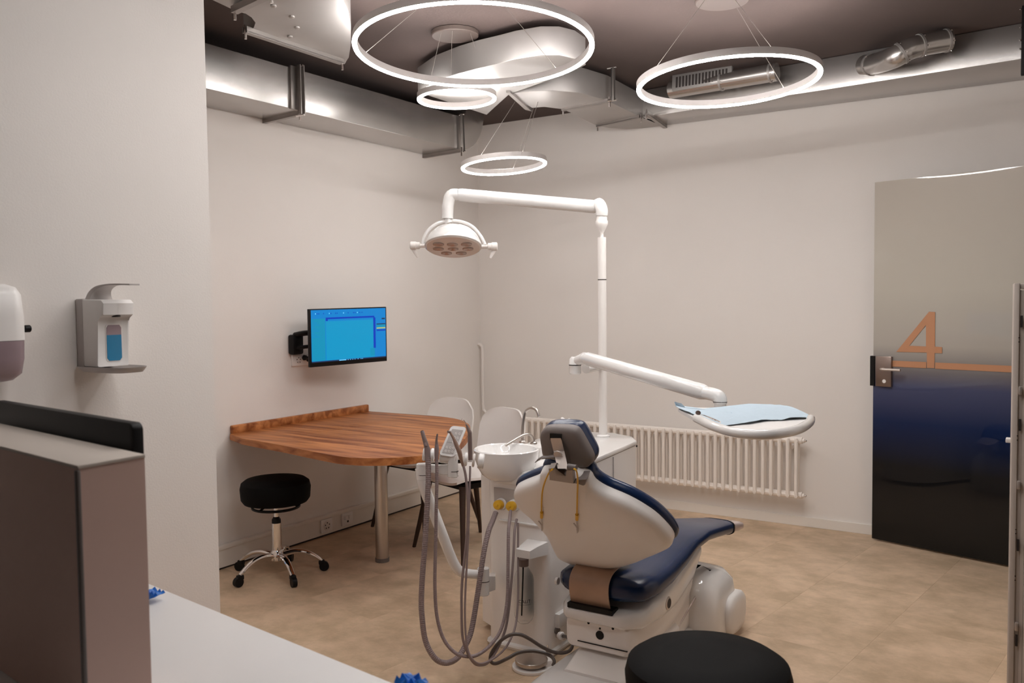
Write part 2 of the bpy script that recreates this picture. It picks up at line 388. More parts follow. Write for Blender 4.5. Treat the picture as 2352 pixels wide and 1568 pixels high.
# ================================================================== LED ring lamps
def ring_lamp(px, py, d, D, tx, ty, canopy, label, ang=None, cw=.12, th=.0165, hh=.03, ph=0.3, c=None, led='led'):
    c = c or at(px, py, d)
    e1 = Vector((1, 0, tx)).normalized(); e2 = Vector((0, 1, ty)); e2 = (e2-e1*e1.dot(e2)).normalized(); n = e1.cross(e2)
    t = thing('ring_lamp', label, 'ceiling lamp', c, 'LED ring pendant lamps')
    R = D/2
    build('diffuser', ring_sec(c, e1, e2, R, [(-th*.62, 0), (-th*.5, -.006), (0, -.009), (th*.5, -.006), (th*.62, 0)]), led, t)
    build('housing', ring_sec(c, e1, e2, R, [(-th*.6, .0005), (th*.6, .0005), (th*.6, hh), (-th*.6, hh)]), 'grey', t, smooth=False)
    build('added_glow_strip', ring_sec(c, e1, e2, R, [(-th*.4, hh+.0004), (th*.4, hh+.0004), (th*.4, hh+.0007), (-th*.4, hh+.0007)]), 'glowup' if D > .6 else 'glowups', t, smooth=False)  # added emitter on top of the housing, throws an imitated lens halo on the ceiling
    cc = Vector((canopy[0], canopy[1], CEIL))
    build('canopy', lathe([(cw*.96, 0), (cw, -.004), (cw, -.022), (cw*.97, -.026)], cc, (0, 0, 1), 40), 'canopy', t)
    for a in ang or (ph, ph+2.09, ph+4.19):
        o = e1*math.cos(a)+e2*math.sin(a)
        top = cc+Vector((o.x, o.y, 0))*cw*.8-Vector((0, 0, .026))
        build('wire', tube([top, c+o*R+n*hh], .0012, 5), 'wire', t)
    return c
ring_lamp(1088.6, 113.6, 3.695, 1.0, .027, -.057, (1.81, -2.63, 0), 'largest LED ring lamp hanging at top centre of the ceiling', ang=(3.46, 1.32, 5.6), led='ledm')
ring_lamp(1670.9, 191, 3.956, .8, .047, -.019, (2.59, -1.755, 1), 'LED ring lamp hanging on the right under the air duct', ang=(4.2, 5.5, 1.18), led='ledb')
ring_lamp(1049.2, 227.4, 4.832, .42, .022, -.002, tuple(onz(1045, 72, CEIL)[:2])+(0,), 'small LED ring lamp just below the largest ring', ang=(4.55, 5.2, .0), led='leds')
ring_lamp(1157.5, 381, 5.38, .512, .073, -.005, (1.17, -1.02, 0), 'lowest small LED ring lamp, above the white examination lamp arm', hh=.03, ang=(4.74, 5.75, 1.91), led='leds')

ring_lamp(0, 0, 0, 1.2, 0, 0, (2.9, -3.75, 0), 'LED ring lamp above the near end of the room, seen only in reflections', c=Vector((2.9, -3.75, 2.56)))

# ================================================================== ventilation
def duct_poly(px, z, h, name, label, m='galv', par=None):
    P = [onz(x, y, z) for x, y in px]
    P = [Vector((p.x, min(p.y, -.012), z)) for p in P]
    return P
ZD = 2.66
# wide upper sheet duct
t = thing('air_duct', 'wide galvanised duct with bolt heads at upper left under the ceiling', 'air duct', (.9, -2.5, ZD))
px = [(470, -60), (486, 0), (531, 19), (545, 27), (566, 31), (580, 40), (589, 52), (585, 64), (571, 70), (560, 73), (672, 109), (785, 147), (792, 148), (801, 132), (806, 100), (806, 60), (800, 26), (788, 0), (775, -60)]
P = duct_poly(px, ZD, 0, '', '')
build('sheet', prism(P, (0, 0, .14), bev=.004), 'galv2', t)
for x, y in ((628, 12), (670, 37), (682, 62), (666, 83)):
    p = onz(x, y, ZD); build('bolt', lathe([(.012, 0), (.012, -.006), (.006, -.010)], p, (0, 0, 1), 10), 'galv2', t)
t = thing('air_duct', 'flat rounded duct sheet seen inside the largest ring lamp', 'air duct', (1.3, -1.6, ZD))
px = [(960, 212), (1000, 187), (1055, 168), (1100, 156), (1141, 147), (1184, 136), (1242, 127), (1285, 127), (1321, 135), (1345, 150), (1310, 166), (1235, 193), (1168, 216), (1118, 264)]
build('sheet', prism(duct_poly(px, ZD, 0, '', ''), (0, 0, .14), bev=.004), 'galv2', t)
# left wall duct, running along the wall and turning up into the ceiling
t = thing('air_duct', 'long rectangular galvanised duct along the left wall above the monitor', 'air duct', (.18, -1.8, 2.53))
prof = [(-3.7, 2.53), (-.95, 2.53)]
R_ = .3
prof += [(-.72+ .30*math.sin(a), 2.525+.30*(1-math.cos(a))) for a in [PI/2*k/8 for k in range(9)]]
prof += [(-.42, CEIL-.002), (-.63, CEIL-.002), (-.66, 2.76), (-.72, 2.752), (-3.7, 2.752)]
build('sheet', prism([Vector((.35, y, z)) for y, z in prof], (-.335, 0, 0), bev=.003), 'galv', t)
for y in (-2.26, ):
    build('flange', boxb(.348, .368, y-.03, y+.045, 2.525, 2.76, bev=.003), 'rail', t)
# curved duct in the back corner, then the straight run above the door
t = thing('air_duct', 'curved galvanised duct elbow near the back corner between two ring lamps', 'air duct', (1.4, -.7, ZD))
px = [(1168, 216), (1220, 210), (1270, 208), (1330, 213), (1396, 231), (1470, 268), (1530, 284), (1530, 296), (1480, 297), (1440, 297), (1400, 294), (1370, 289), (1310, 258), (1290, 250), (1250, 245), (1222, 248)]
P = duct_poly(px, ZD, 0, '', ''); build('sheet', prism(P, (0, 0, .15), bev=.003), 'galv2', t)
build('seam_flange', prism([onz(1163, 213, ZD-.012), onz(1172, 213, ZD-.012), onz(1222, 256, ZD-.012), onz(1206, 252, ZD-.012)], (0, 0, .03)), 'rail', t, smooth=False)
t = thing('air_duct', 'straight galvanised duct along the back wall above the glass door', 'air duct', (3, -.2, ZD))
a, b, c = onz(1474, 270, ZD), onz(1901, 205, ZD), onz(2352, 134, ZD); e = c+(c-b).normalized()*.24
build('sheet', prism([a, b, c, e, Vector((e.x, -.012, ZD)), Vector((a.x, -.012, ZD))], (0, 0, .176), bev=.003), 'galv', t)
# spiral pipes on it
def spiral(name, label, pts, r, bands, grille=False):
    t = thing(name, label, 'ventilation pipe', pts[0])
    P = spline(pts, 6); build('pipe', tube(P, r, 24), 'galv', t)
    for k in bands:
        i = int(k*(len(P)-1)); i = min(max(i, 1), len(P)-2); d = (P[i+1]-P[i-1]).normalized()
        build('band', cyl(P[i]-d*.006, P[i]+d*.006, r+.004, 24), 'galv2', t)
        for q in range(6):
            x, y, _ = frame_of(d); an = q*PI/3+.3
            o = x*math.cos(an)+y*math.sin(an); cyl_bm = lathe([(.004, 0), (.003, .004)], P[i]+d*.012+o*(r+.001), o, 8); build('screw', cyl_bm, 'chrome', t)
    return t
s0, s1 = at(2005, 148, 4.55), at(2180, 92, 4.02)
spiral('spiral_pipe', 'short bent silver spiral pipe leaving the duct above the door', [ony(1985, 150, -.44), ony(2012, 146, -.52), at(2055, 131, 4.50), at(2085, 114, 4.46), at(2120, 103, 4.46), at(2180, 92, 4.46)], .056, (.16, .52, .78, .99))
g0, g1 = ony(1540, 207, -.52), ony(1785, 165, -.56)
t = spiral('spiral_pipe', 'straight silver spiral pipe with slotted grille seen through the right ring lamp', [g0, g0.lerp(g1, .5), g1], .052, (.5, .93))
ga, gb = ony(1552, 190, -.58), ony(1672, 170, -.58); gd = (gb-ga).normalized(); gn = Vector((0, -1, .12)).normalized(); gu = gn.cross(gd).normalized()
gc = (ga+gb)/2; gl = (gb-ga).length
box_rot = Matrix((gd, gn, gu)).transposed()
bm = BM(); box(bm, gc+gn*-.012, (gl*1.14, .03, .098), box_rot, .002); build('grille_frame', bm, 'galv2', t)
for k in range(16):
    bm = BM(); box(bm, gc+gd*(gl*(k/15-.5)*.95)+gn*.0045, (gl*.034, .002, .066), box_rot); build('grille_slot', bm, 'seam', t, smooth=False)
# mounting rails
def rail(a, b, label, w=.026, group='duct mounting rails'):
    a, b = Vector(a), Vector(b); d = (b-a).normalized(); L = (b-a).length
    t = thing('mounting_rail', label, 'mounting rail', a, group); x, y, z = frame_of(d)
    rot = Matrix((x, y, z)).transposed()
    bm = BM(); box(bm, (a+b)/2+y*0, (w, w*.25, L), rot); box(bm, (a+b)/2+x*w*.42+y*w*.35, (w*.16, w*.8, L), rot); box(bm, (a+b)/2-x*w*.42+y*w*.35, (w*.16, w*.8, L), rot)
    build('channel', bm, 'rail', t, smooth=False)
    for p in (a, b):
        build('bolt', cyl(p+d*.004-y*.03, p+d*.004+y*.03, .006, 8), 'chrome', t)
rail(onx(687, 150, .385), onx(690, 263, .385), 'vertical strut rail on the front of the left wall duct', .032)
rail(onz(690, 263, 2.512), onz(593, 286, 2.512), 'dark strut rail under the left wall duct near the wall edge')
rail(onz(1061, 348, 2.505), onz(969, 363, 2.505), 'strut rail under the far end of the left wall duct')
rail(onx(1059, 262, .37), onx(1062, 347, .37), 'pale vertical strut at the far end of the left duct', .022)
rail(onz(562, 73, 2.64), onz(785, 146, 2.64), 'long shiny strut rail along the edge of the wide upper duct', .03)
rail(onz(538, 29, 2.63), onz(622, -10, 2.63), 'short dark strut rail at the top left corner beside the wall', .03)
rail(onz(1292, 254, 2.645), onz(1399, 234, 2.645), 'strut rail across the curved corner duct, nearer the middle')
rail(onz(1372, 291, 2.645), onz(1471, 270, 2.645), 'strut rail across the corner duct, close to the back wall')
rail(onz(1484, 262, 2.645), onz(1530, 295, 2.645), 'short strut rail at the start of the straight back duct')
pr = onz(1399, 233, 2.645); rail(pr+Vector((0.02, 0, 0)), Vector((pr.x+.02, pr.y, CEIL-.004)), 'thin vertical strut from ceiling to the curved corner duct', .022)
pr = onz(1160, 140, 2.76); rail(Vector((pr.x, pr.y, 2.80)), Vector((pr.x, pr.y, CEIL-.004)), 'small clamp strut under the ceiling inside the largest ring', .03)
t = thing('bracket', 'black bolted bracket at the top right corner beside the duct', 'bracket', onz(2348, 175, 2.6))
p0, p1 = at(2352, 15, 3.9), at(2352, 172, 3.9)
bm = BM(); box(bm, (p0+p1)/2+Vector((.02, 0, 0)), (.06, .03, (p0-p1).length), bev=.003); build('plate', bm, 'black', t)
for y in (20, 62, 92, 112):
    p = at(2344, y, 3.87); build('bolt', lathe([(.005, 0), (.004, .006)], p, (0, -1, 0), 8), 'chrome', t)

# ================================================================== monitor on the left wall, sockets
def monitor(name, label, TL, TR, BL, BR, cat='monitor'):
    TL, TR, BL, BR = map(Vector, (TL, TR, BL, BR)); ex = (TR-TL).normalized(); ey = (TL-BL); ey = (ey-ex*ey.dot(ex)).normalized(); nz = ex.cross(ey).normalized()
    w = ((TR-TL).length+(BR-BL).length)/2; h = ((TL-BL).length+(TR-BR).length)/2; c = (TL+TR+BL+BR)/4
    t = thing(name, label, cat, c)
    rot = Matrix((ex, ey, nz)).transposed()
    bm = BM(); box(bm, c-nz*.012, (w, h, .022), rot, .003); build('casing', bm, 'black', t)
    def q(u0, v0, u1, v1, m, off, nm='screen_panel'):
        a = lambda u, v: c+ex*(w*(u-.5))+ey*(h*(.5-v))+nz*off
        build(nm, prism([a(u0, v1), a(u1, v1), a(u1, v0), a(u0, v0)], nz*.0002), m, t, smooth=False)
    q(.02, .02, .985, .905, 'scr2', 0, 'screen')
    q(.025, .17, .19, .90, 'scr6', .0004); q(.20, .22, .83, .90, 'scr', .0004)
    q(.20, .155, .83, .185, 'scr3', .0006); q(.20, .185, .225, .215, 'scr3', .0006); q(.815, .185, .845, .74, 'scr3', .0006)
    q(.86, .30, .98, .318, 'scr4', .0006); q(.86, .318, .98, .37, 'scr6', .0006); q(.86, .372, .98, .392, 'scr5', .0006); q(.86, .41, .98, .435, 'scr3', .0006)
    q(.02, .905, .985, .925, 'scr4', .0006); q(.36, .908, .45, .922, 'scr7', .0008)
    q(.77, .74, .83, .88, 'scr6', .0008); q(.93, .20, .975, .225, 'scr4', .0008)
    for k, u in enumerate((.07, .09, .11, .17, .24, .26, .32, .34, .42, .48, .55, .57, .60, .63, .66)):
        q(u, .075, u+.010, .095, 'scr3' if k % 4 else 'scr7', .0006, 'icon')
    for k in range(9): q(.03, .20+.035*k, .03+.03+.03*((k*7) % 3), .208+.035*k, 'scr2', .0008, 'text_line')
    for u in (.47, .50, .53, .56, .60, .64, .66): q(u, .909, u+.008, .921, 'scr7', .0008, 'icon')
    return t, c, ex, ey, nz
TL, BL = at(716, 710, 5.12), at(707, 847, 5.12); TR, BR = at(893, 704.5, 5.52), at(883.5, 826, 5.52)
t, c, ex, ey, nz = monitor('monitor', 'blue lit wall monitor above the wooden table', TL, TR, BL, BR)
wa = thing('wall_bracket', 'black articulated wall arm behind the blue monitor', 'wall bracket', onx(690, 790, 0))
p = onx(676, 787, .02)
bm = boxb(0.0, .05, p.y-.035, p.y+.05, p.z-.07, p.z+.05, bev=.012); build('wall_plate', bm, 'black', wa)
A0 = Vector((.05, p.y+.02, p.z+.025)); A1 = c-nz*.03
for dz, r in ((.022, .028), (-.06, .02)):
    build('arm', tube(spline([A0+Vector((-.02, -.02, dz)), A0+Vector((.03, .0, dz+.01)), A0+Vector((.05, .06, dz+.012)), A0.lerp(A1, .6)+Vector((-.03, 0, dz)), A1+Vector((0, 0, dz*.5))], 5), r, 10, asp=.6), 'black', wa)
bm = BM(); box(bm, c-nz*.03, (.11, .11, .014), Matrix((ex, ey, nz)).transposed(), .003); build('mount_plate', bm, 'black', wa)
monitor('monitor', 'blue monitor on the end of the near wall, seen only mirrored in the glass door', (1.45, -3.708, 1.31), (.98, -3.708, 1.31), (1.45, -3.708, .98), (.98, -3.708, .98))
def socket_set(name, label, P0, P1, x, n):
    y0, y1, z0, z1 = min(P0.y, P1.y), max(P0.y, P1.y), min(P0.z, P1.z), max(P0.z, P1.z)
    t = thing(name, label, 'socket', (x, (y0+y1)/2, z0))
    build('cover', boxb(x, x+.012, y0, y1, z0, z1, bev=.003), 'plastic', t)
    w = (y1-y0)/n
    for k in range(n):
        cy = y0+w*(k+.5); cz = (z0+z1)/2; r = min(w, z1-z0)*.36
        build('insert', lathe([(r, 0), (r, .003), (r*.95, .004)], (x+.011, cy, cz), (1, 0, 0), 20), 'plastic2', t)
        for a in (90, 162, 234, 306, 18):
            o = Vector((0, math.cos(math.radians(a)), math.sin(math.radians(a))))*r*.6
            build('pin_hole', lathe([(r*.14, 0), (r*.14, .002)], Vector((x+.0145, cy, cz))+o, (1, 0, 0), 8), 'seam', t)
    return t
socket_set('wall_socket', 'double white wall socket just under the monitor arm', onx(668, 815, 0), onx(722, 836, 0), .001, 2)
for i, (x, y) in enumerate(((697, 821), (706, 824))):
    p = onx(x, y, .02); pl = thing('power_plug', ['black power plug in the socket under the monitor arm', 'black power plug nearest the monitor edge in the wall socket'][i], 'plug', p, 'plugs in the wall socket')
    build('plug_body', lathe([(.012, 0), (.017, .006), (.015, .022), (.008, .032), (.006, .05)], p, (1, 0, 0), 14), 'black', pl)
    build('cable', tube(spline([p+Vector((.05, 0, 0)), p+Vector((.09, .03, .0)), p+Vector((.13, .06, .06)), p+Vector((.16, .14, .10))], 5), .004, 8), 'black', pl)
def q4(a, b): return onx(*a, .026), onx(*b, .026)
socket_set('trunk_socket', 'white socket in the skirting trunk, left of the pair', *q4((736, 1195), (762, 1217)), .022, 1)
ts = thing('data_outlet', 'white data outlet in the skirting trunk, beside the table leg', 'socket', onx(797, 1195, .022))
A, B = q4((784, 1180), (809, 1201)); ym, zm = (A.y+B.y)/2, (A.z+B.z)/2
build('cover', boxb(.022, .034, A.y, B.y, B.z, A.z, bev=.003), 'plastic', ts)
for k in (-1, 1): build('flap', boxb(.034, .045, ym+k*.018-.015, ym+k*.018+.015, zm, zm+.022, bev=.002), 'plastic', ts)
build('port', boxb(.034, .037, ym-.006, ym+.006, zm-.022, zm-.01), 'seam', ts, smooth=False)

# ================================================================== wooden table
tb = thing('table', 'walnut brown rounded wall table on one steel leg', 'table', (.68, -1.98, 0))
ZT = .745
px = [(540, 1004), (838, 943), (930, 950), (1000, 955), (1050, 962), (1074, 972), (1080, 984), (1070, 1005), (1040, 1028), (985, 1043), (920, 1050), (850, 1052), (790, 1049), (740, 1041), (690, 1031), (640, 1021), (590, 1012), (555, 1006)]
P = [onz(x, y, ZT) for x, y in px]; P = [Vector((max(p.x, .012), p.y, ZT)) for p in P]
P[0].x = .012; P[1].x = .012; P[0].y = -2.47
core = [P[0], P[1]]+cspline(P[2:], 4)[4:-8]+P[-3:]
build('table_top', prism(core, (0, 0, -.036), bev=.006), 'wood', tb)
build('upstand', boxb(.002, .03, -2.46, -1.345, ZT-.004, ZT+.045, bev=.006), 'wood', tb)
lg = build('leg', cyl((.681, -1.975, .02), (.681, -1.975, ZT-.036), .037, 28), 'steel', tb)
build('foot', cyl((.681, -1.975, 0), (.681, -1.975, .022), .040, 28), 'dgrey', lg)

# ================================================================== rolling stools
def stool(label, x, y, zt, r, rz, group=None):
    t = thing('rolling_stool', label, 'stool', (x, y, 0), group)
    c = Vector((x, y, 0)); h = .128
    build('seat', lathe([(r*.5, zt-h-.004), (r*.9, zt-h), (r*.975, zt-h+.020), (r, zt-.05), (r*.965, zt-.022), (r*.85, zt-.006), (r*.5, zt), (.001, zt)], c, (0, 0, 1), 48), 'leather', t)
    build('lever_ring', tube([c+Vector((r*.66*math.cos(a), r*.66*math.sin(a), zt-h-.028)) for a in [2*PI*k/40 for k in range(41)]], .0075, 8, cap=False), 'black', t)
    for k in range(3):
        a = 2*PI*k/3+.6; build('ring_stay', tube([c+Vector((r*.3*math.cos(a), r*.3*math.sin(a), zt-h-.004)), c+Vector((r*.66*math.cos(a), r*.66*math.sin(a), zt-h-.028))], .006, 8), 'black', t)
    build('piston', cyl(c+Vector((0, 0, .30)), c+Vector((0, 0, zt-h)), .0135, 16), 'chrome', t)
    build('collar', lathe([(.024, .285), (.024, .305), (.014, .32)], c, (0, 0, 1), 20), 'black', t)
    build('column', lathe([(.0255, .10), (.0255, .286)], c, (0, 0, 1), 24), 'chrome', t)
    build('hub', lathe([(.02, .075), (.034, .085), (.036, .125), (.028, .14)], c, (0, 0, 1), 24), 'chrome', t)
    R = .235
    for k in range(5):
        a = rz+2*PI*k/5; d = Vector((math.cos(a), math.sin(a), 0)); s = Vector((-d.y, d.x, 0))
        pts = [c+d*(.03)+Vector((0, 0, .112)), c+d*(.09)+Vector((0, 0, .122)), c+d*.15+Vector((0, 0, .112)), c+d*.20+Vector((0, 0, .085)), c+d*R+Vector((0, 0, .058))]
        lg = build('leg', tube(spline(pts, 4), [.019-.007*i/16 for i in range(17)], 10, asp=.8), 'chrome', t)
        w = c+d*R
        bm = BM(); cyl(w+s*-.012+Vector((0, 0, .026))+d*.012, w+s*.012+Vector((0, 0, .026))+d*.012, .026, 20, bm); box(bm, w+Vector((0, 0, .048)), (.034, .03, .026), Matrix.Rotation(a, 3, 'Z'), .006)
        build('castor', bm, 'black', lg)
    return t
stool('black round stool on five chrome legs beside the wooden table', .358, -2.458, .53, .186, math.radians(-95))
stool('black round stool in the foreground beside the dental chair', 3.205, -3.62, .585, .205, math.radians(20))

# ================================================================== visitor chairs
def shell_chair(label, x, y, rz):
    t = thing('visitor_chair', label, 'chair', (x, y, 0), 'white shell chairs at the table')
    Rm = Matrix.Translation((x, y, 0)) @ Matrix.Rotation(rz, 4, 'Z')
    W = lambda p: Rm @ Vector(p)
    # local: front is -y, back is +y
    rows = []
    prof = [(-.235, .435, .21), (-.20, .452, .235), (-.05, .445, .245), (.10, .435, .24), (.185, .445, .225), (.225, .50, .215), (.245, .60, .215), (.262, .70, .215), (.275, .78, .20), (.282, .815, .165)]
    def sheet(off):
        rr = []
        for i, (yy, zz, hw) in enumerate(prof):
            row = []
            for k in range(13):
                u = -1+k/6; cup = .028*abs(u)**2.5
                if i < 5: p = (u*hw, yy-.02*abs(u)**3*(1 if i == 0 else 0), zz+cup-off)
                else: p = (u*hw, yy-cup*1.2+off, zz-(.03*abs(u)**4 if i > 7 else 0))
                row.append(W(p))
            rr.append(row)
        return rr
    a, b = sheet(0), sheet(.014)
    bm = BM(); n = 13; m = len(prof)
    va = [[bm.verts.new(p) for p in r] for r in a]; vb = [[bm.verts.new(p) for p in r] for r in b]
    for i in range(m-1):
        for k in range(n-1):
            bm.faces.new((va[i][k], va[i][k+1], va[i+1][k+1], va[i+1][k])); bm.faces.new((vb[i][k], vb[i+1][k], vb[i+1][k+1], vb[i][k+1]))
    for i in range(m-1):
        for k in (0, n-1): bm.faces.new((va[i][k], va[i+1][k], vb[i+1][k], vb[i][k]))
    for k in range(n-1):
        for i in (0, m-1): bm.faces.new((va[i][k], va[i][k+1], vb[i][k+1], vb[i][k]))
    build('shell', bm, 'shell', t, ang=60)
    build('under_frame', prism([W((sx*.17, sy*.17-.02, .40)) for sx, sy in ((-1, -1), (1, -1), (1, 1), (-1, 1))], (0, 0, .03)), 'black', t, smooth=False)
    for sx in (-1, 1):
        for sy in (-1, 1):
            build('leg', tube([W((sx*.165, sy*.165-.02, .42)), W((sx*.25, sy*.25-.0, 0))], [.020, .011], 12), 'legwood', t)
    return t
M['legwood'] = mat('dark_stained_wood', (.045, .022, .014), .45, noise=.3, nscale=12)
shell_chair('white shell chair with dark legs behind the suction hoses', .97, -1.50, math.radians(-18))
shell_chair('white shell chair pushed under the wooden table', .40, -1.22, math.radians(-8))

# ================================================================== radiator
ra, rb = ony(1197, 968, -.085), ony(1834, 1010, -.085)
rd = thing('radiator', 'long cream column radiator on the back wall', 'radiator', (ra.x, -.085, .19))
nsec = 40; x0, x1 = .44, 2.50; pit = (x1-x0)/(nsec-1); sm = None
def section(x):
    bm = BM()
    for dy, rr in ((-.028, .0118), (.03, .008)):
        tube([(x, -.085+dy, .215), (x, -.085+dy, .565)], rr, 10, bm)
    for z in (.565, .215):
        bm2 = lathe([(.021, -pit/2), (.0215, -.012), (.0215, .012), (.021, pit/2)], (x, -.085, z), (1, 0, 0), 10, bm)
        tube([(x, -.122, z), (x, -.05, z)], [.012, .012], 8, bm)
        lathe([(.012, 0), (.010, .010), (.001, .014)], (x, -.113, z+(.004 if z > .4 else -.004)), (0, 0, 1 if z > .4 else -1), 8, bm)
    return bm
s0 = build('radiator_section', section(x0), 'radiator', rd)
for k in range(1, nsec):
    s = s0.copy(); COL.objects.link(s); s.location = s0.location+Vector((pit*k, 0, 0))
for z in (.565, .215):
    for x, sg in ((x0-.019, -1), (x1+.019, 1)):
        e = build('end_plug', lathe([(.022, 0), (.022, .012), (.014, .014), (.014, .026)], (x, -.085, z), (sg, 0, 0), 16), 'radiator', rd)
        build('vent_screw', lathe([(.008, .026), (.008, .036), (.004, .040)], (x, -.085, z), (sg, 0, 0), 10), 'chrome', e)
for x in (x0+.2, (x0+x1)/2, x1-.05):
    build('wall_hook', boxb(x-.012, x+.012, -.06, -.001, .50, .525, bev=.003), 'radiator', rd)
build('valve', lathe([(.012, 0), (.012, .03), (.019, .034), (.019, .06), (.012, .064)], (x0-.06, -.085, .565), (-1, 0, 0), 16), 'plastic2', rd)
build('valve_pipe', tube([(x0-.02, -.085, .565), (x0-.06, -.085, .565)], .011, 10), 'handle', rd)

# ================================================================== dental unit with spittoon
un = thing('dental_unit', 'white dental unit with rinse basin and tall pole beside the chair', 'dental unit', (2.0, -2.3, 0))
CX0, CX1, CYF = 1.868, 2.170, -2.645
# column: rounded foot, waist and shoulder
def col_ring(z, g, gf=0): 
    w, d = (CX1-CX0)+2*g, .42+g
    return [Vector(((CX0+CX1)/2+a, CYF-gf+d/2+b, z)) for a, b in rrect(w, d, .03)]
build('column', loft([col_ring(.02, 0), col_ring(.10, 0), col_ring(.40, -.002), col_ring(.62, -.004), col_ring(.71, .0)]), 'shell', un, ang=50)
build('plinth', loft([col_ring(.0, .006, .006), col_ring(.014, .012, .012), col_ring(.022, .010, .010), col_ring(.03, 0)]), 'gloss', un)
# cabinet behind
poly = [Vector((2.20, -2.40, 0)), Vector((2.145, -1.74, 0)), Vector((2.07, -1.63, 0)), Vector((1.93, -1.56, 0)), Vector((1.79, -1.60, 0)), Vector((1.72, -1.75, 0)), Vector((1.74, -2.5, 0)), Vector((1.9, -2.58, 0)), Vector((2.14, -2.58, 0))]
build('cabinet', prism([p+Vector((0, 0, .03)) for p in poly], (0, 0, .715)), 'shell', un, smooth=False)
top = build('cabinet_top', prism([Vector(((p.x-1.95)*1.02+1.95, (p.y+2.05)*1.015-2.05, .747)) for p in poly], (0, 0, .022), bev=.006), 'gloss', un)
build('door_gap', boxb(2.172, 2.176, -2.05, -2.047, .06, .74), 'grey', un, smooth=False)
build('top_screw', lathe([(.006, 0), (.005, .003)], ony(1462, 1024, -1.77), (1, -.2, 0), 8), 'seam', un)
# basin
bc = onz(1163, 1031, .842); bx = Vector((1, 0, 0))
br = .139
outer = [(.04, -.130), (.08, -.124), (.105, -.104), (.123, -.074), (.135, -.034), (br, 0.0), (br-.004, .004), (br-.014, .001), (.112, -.03), (.085, -.055), (.03, -.066), (.001, -.068)]
bn = build('basin', lathe(outer, bc, (0, 0, 1), 48), 'ceramic', un)
build('drain', lathe([(.018, 0), (.018, .003), (.01, .0035)], bc+Vector((0, 0, -.067)), (0, 0, 1), 16), 'chrome', bn)
# bulge joining basin to the cabinet top
build('shoulder', prism([Vector((1.76, -2.50, .70)), Vector((1.90, -2.66, .70)), Vector((2.12, -2.665, .70)), Vector((2.19, -2.45, .70)), Vector((2.15, -2.2, .70)), Vector((1.8, -2.2, .70))], (0, 0, .065), bev=.02), 'gloss', un)
build('shoulder_seam', loft([col_ring(.712, .003, .003), col_ring(.717, .003, .003)]), 'seam', un, smooth=False)
def spout(base, pts, r, lab):
    s = build('spout', tube(spline(pts, 6), r, 12), 'steel', un)
    build('spout_base', lathe([(r*2.6, 0), (r*2.6, .006), (r*1.8, .010)], base, (0, 0, 1), 18), 'steel', s)
b1 = at(1201, 1016, 3.95); spout(b1, [b1, at(1200, 990, 3.95), at(1203, 960, 3.95), at(1208, 944, 3.95), at(1220, 937, 3.93), at(1232, 941, 3.91), at(1238, 957, 3.90)], .0068, '')
b2 = at(1226, 1019, 3.85); spout(b2, [b2, at(1225, 1008, 3.85), at(1217, 998, 3.84), at(1203, 999, 3.82), at(1183, 1010, 3.79), at(1161, 1023, 3.76)], .006, '')
build('spout_ledge', prism([at(1190, 1024, 3.97), at(1240, 1028, 3.80), at(1262, 1012, 3.90), at(1240, 1005, 4.05)], (0, 0, -.07), bev=.01), 'gloss', un)
# hose sockets, recess
rc = ony(1163, 1143, CYF-.002)
build('recess', prism([ony(1135, 1118, CYF-.001), ony(1185, 1125, CYF-.001), ony(1188, 1162, CYF-.001), ony(1136, 1156, CYF-.001)], (0, -.003, 0)), 'grey', un, smooth=False)
SK = [ony(1144, 1160, CYF-.03), ony(1173, 1163, CYF-.03)]
for k, p in enumerate(SK):
    build('socket_ring', lathe([(.027, 0), (.025, .016), (.021, .018)], Vector((p.x, CYF+.004, p.z)), (0, -1, 0), 24), 'gloss', un)
    build('yellow_cap', lathe([(.020, 0), (.0205, .02), (.018, .027), (.006, .028), (.005, .031), (.001, .031)], Vector((p.x, CYF-.016, p.z)), (.1, -1, .12), 24), 'yellow', un)
lb = ony(1165, 1190, CYF)
build('hose_ledge', boxb(CX0+.07, CX1-.03, CYF-.012, CYF+.01, lb.z-.012, lb.z-.006, bev=.002), 'gloss', un)
# bottle holder block
ha = ony(1206, 1252, CYF-.05); 
hp = [ony(1187, 1236, CYF-.035), ony(1229, 1236, CYF-.035), ony(1217, 1262, CYF-.085), ony(1186, 1262, CYF-.085)]
bm = BM(); zt_, zm_, zb_ = ony(1206, 1236, CYF).z, ony(1200, 1263, CYF-.09).z, ony(1200, 1281, CYF-.09).z
xs0, xs1 = ony(1185, 1270, CYF-.09).x, ony(1217, 1270, CYF-.09).x
loft([[Vector((xs0, CYF+.002, z)), Vector((xs1+.03, CYF+.002, z)), Vector((xs1+.012, CYF-.05, z2)), Vector((xs1, CYF-.09, z3)), Vector((xs0, CYF-.09, z3))] for z, z2, z3 in ((zt_, zm_+.01, zm_), (zb_, zb_, zb_))], bm)
build('bottle_mount', bm, 'gloss', un, smooth=False)
# side switch, water inlet on the right flank
p = onx(1288, 1417, CX1); build('side_switch', boxb(CX1-.004, CX1+.022, p.y-.05, p.y+.06, p.z-.03, p.z+.03, bev=.006), 'gloss', un)
p = onx(1278, 1446, CX1); build('pressure_gauge', lathe([(.017, 0), (.017, .008), (.012, .010)], (CX1, p.y, p.z), (1, 0, 0), 18), 'dgrey', un)
for (xa, ya, xb, yb) in ((1281, 1439, 1284, 1435), (1280, 1451, 1287, 1446)):
    a, b = onx(xa, ya, CX1+.0006), onx(xb, yb, CX1+.0006); build('print_mark', tube([a, b], .0016, 5), 'print', un)
p = onx(1279, 1458, CX1); build('inlet', cyl((CX1, p.y, p.z), (CX1+.035, p.y, p.z-.003), .011, 14), 'alu', un)
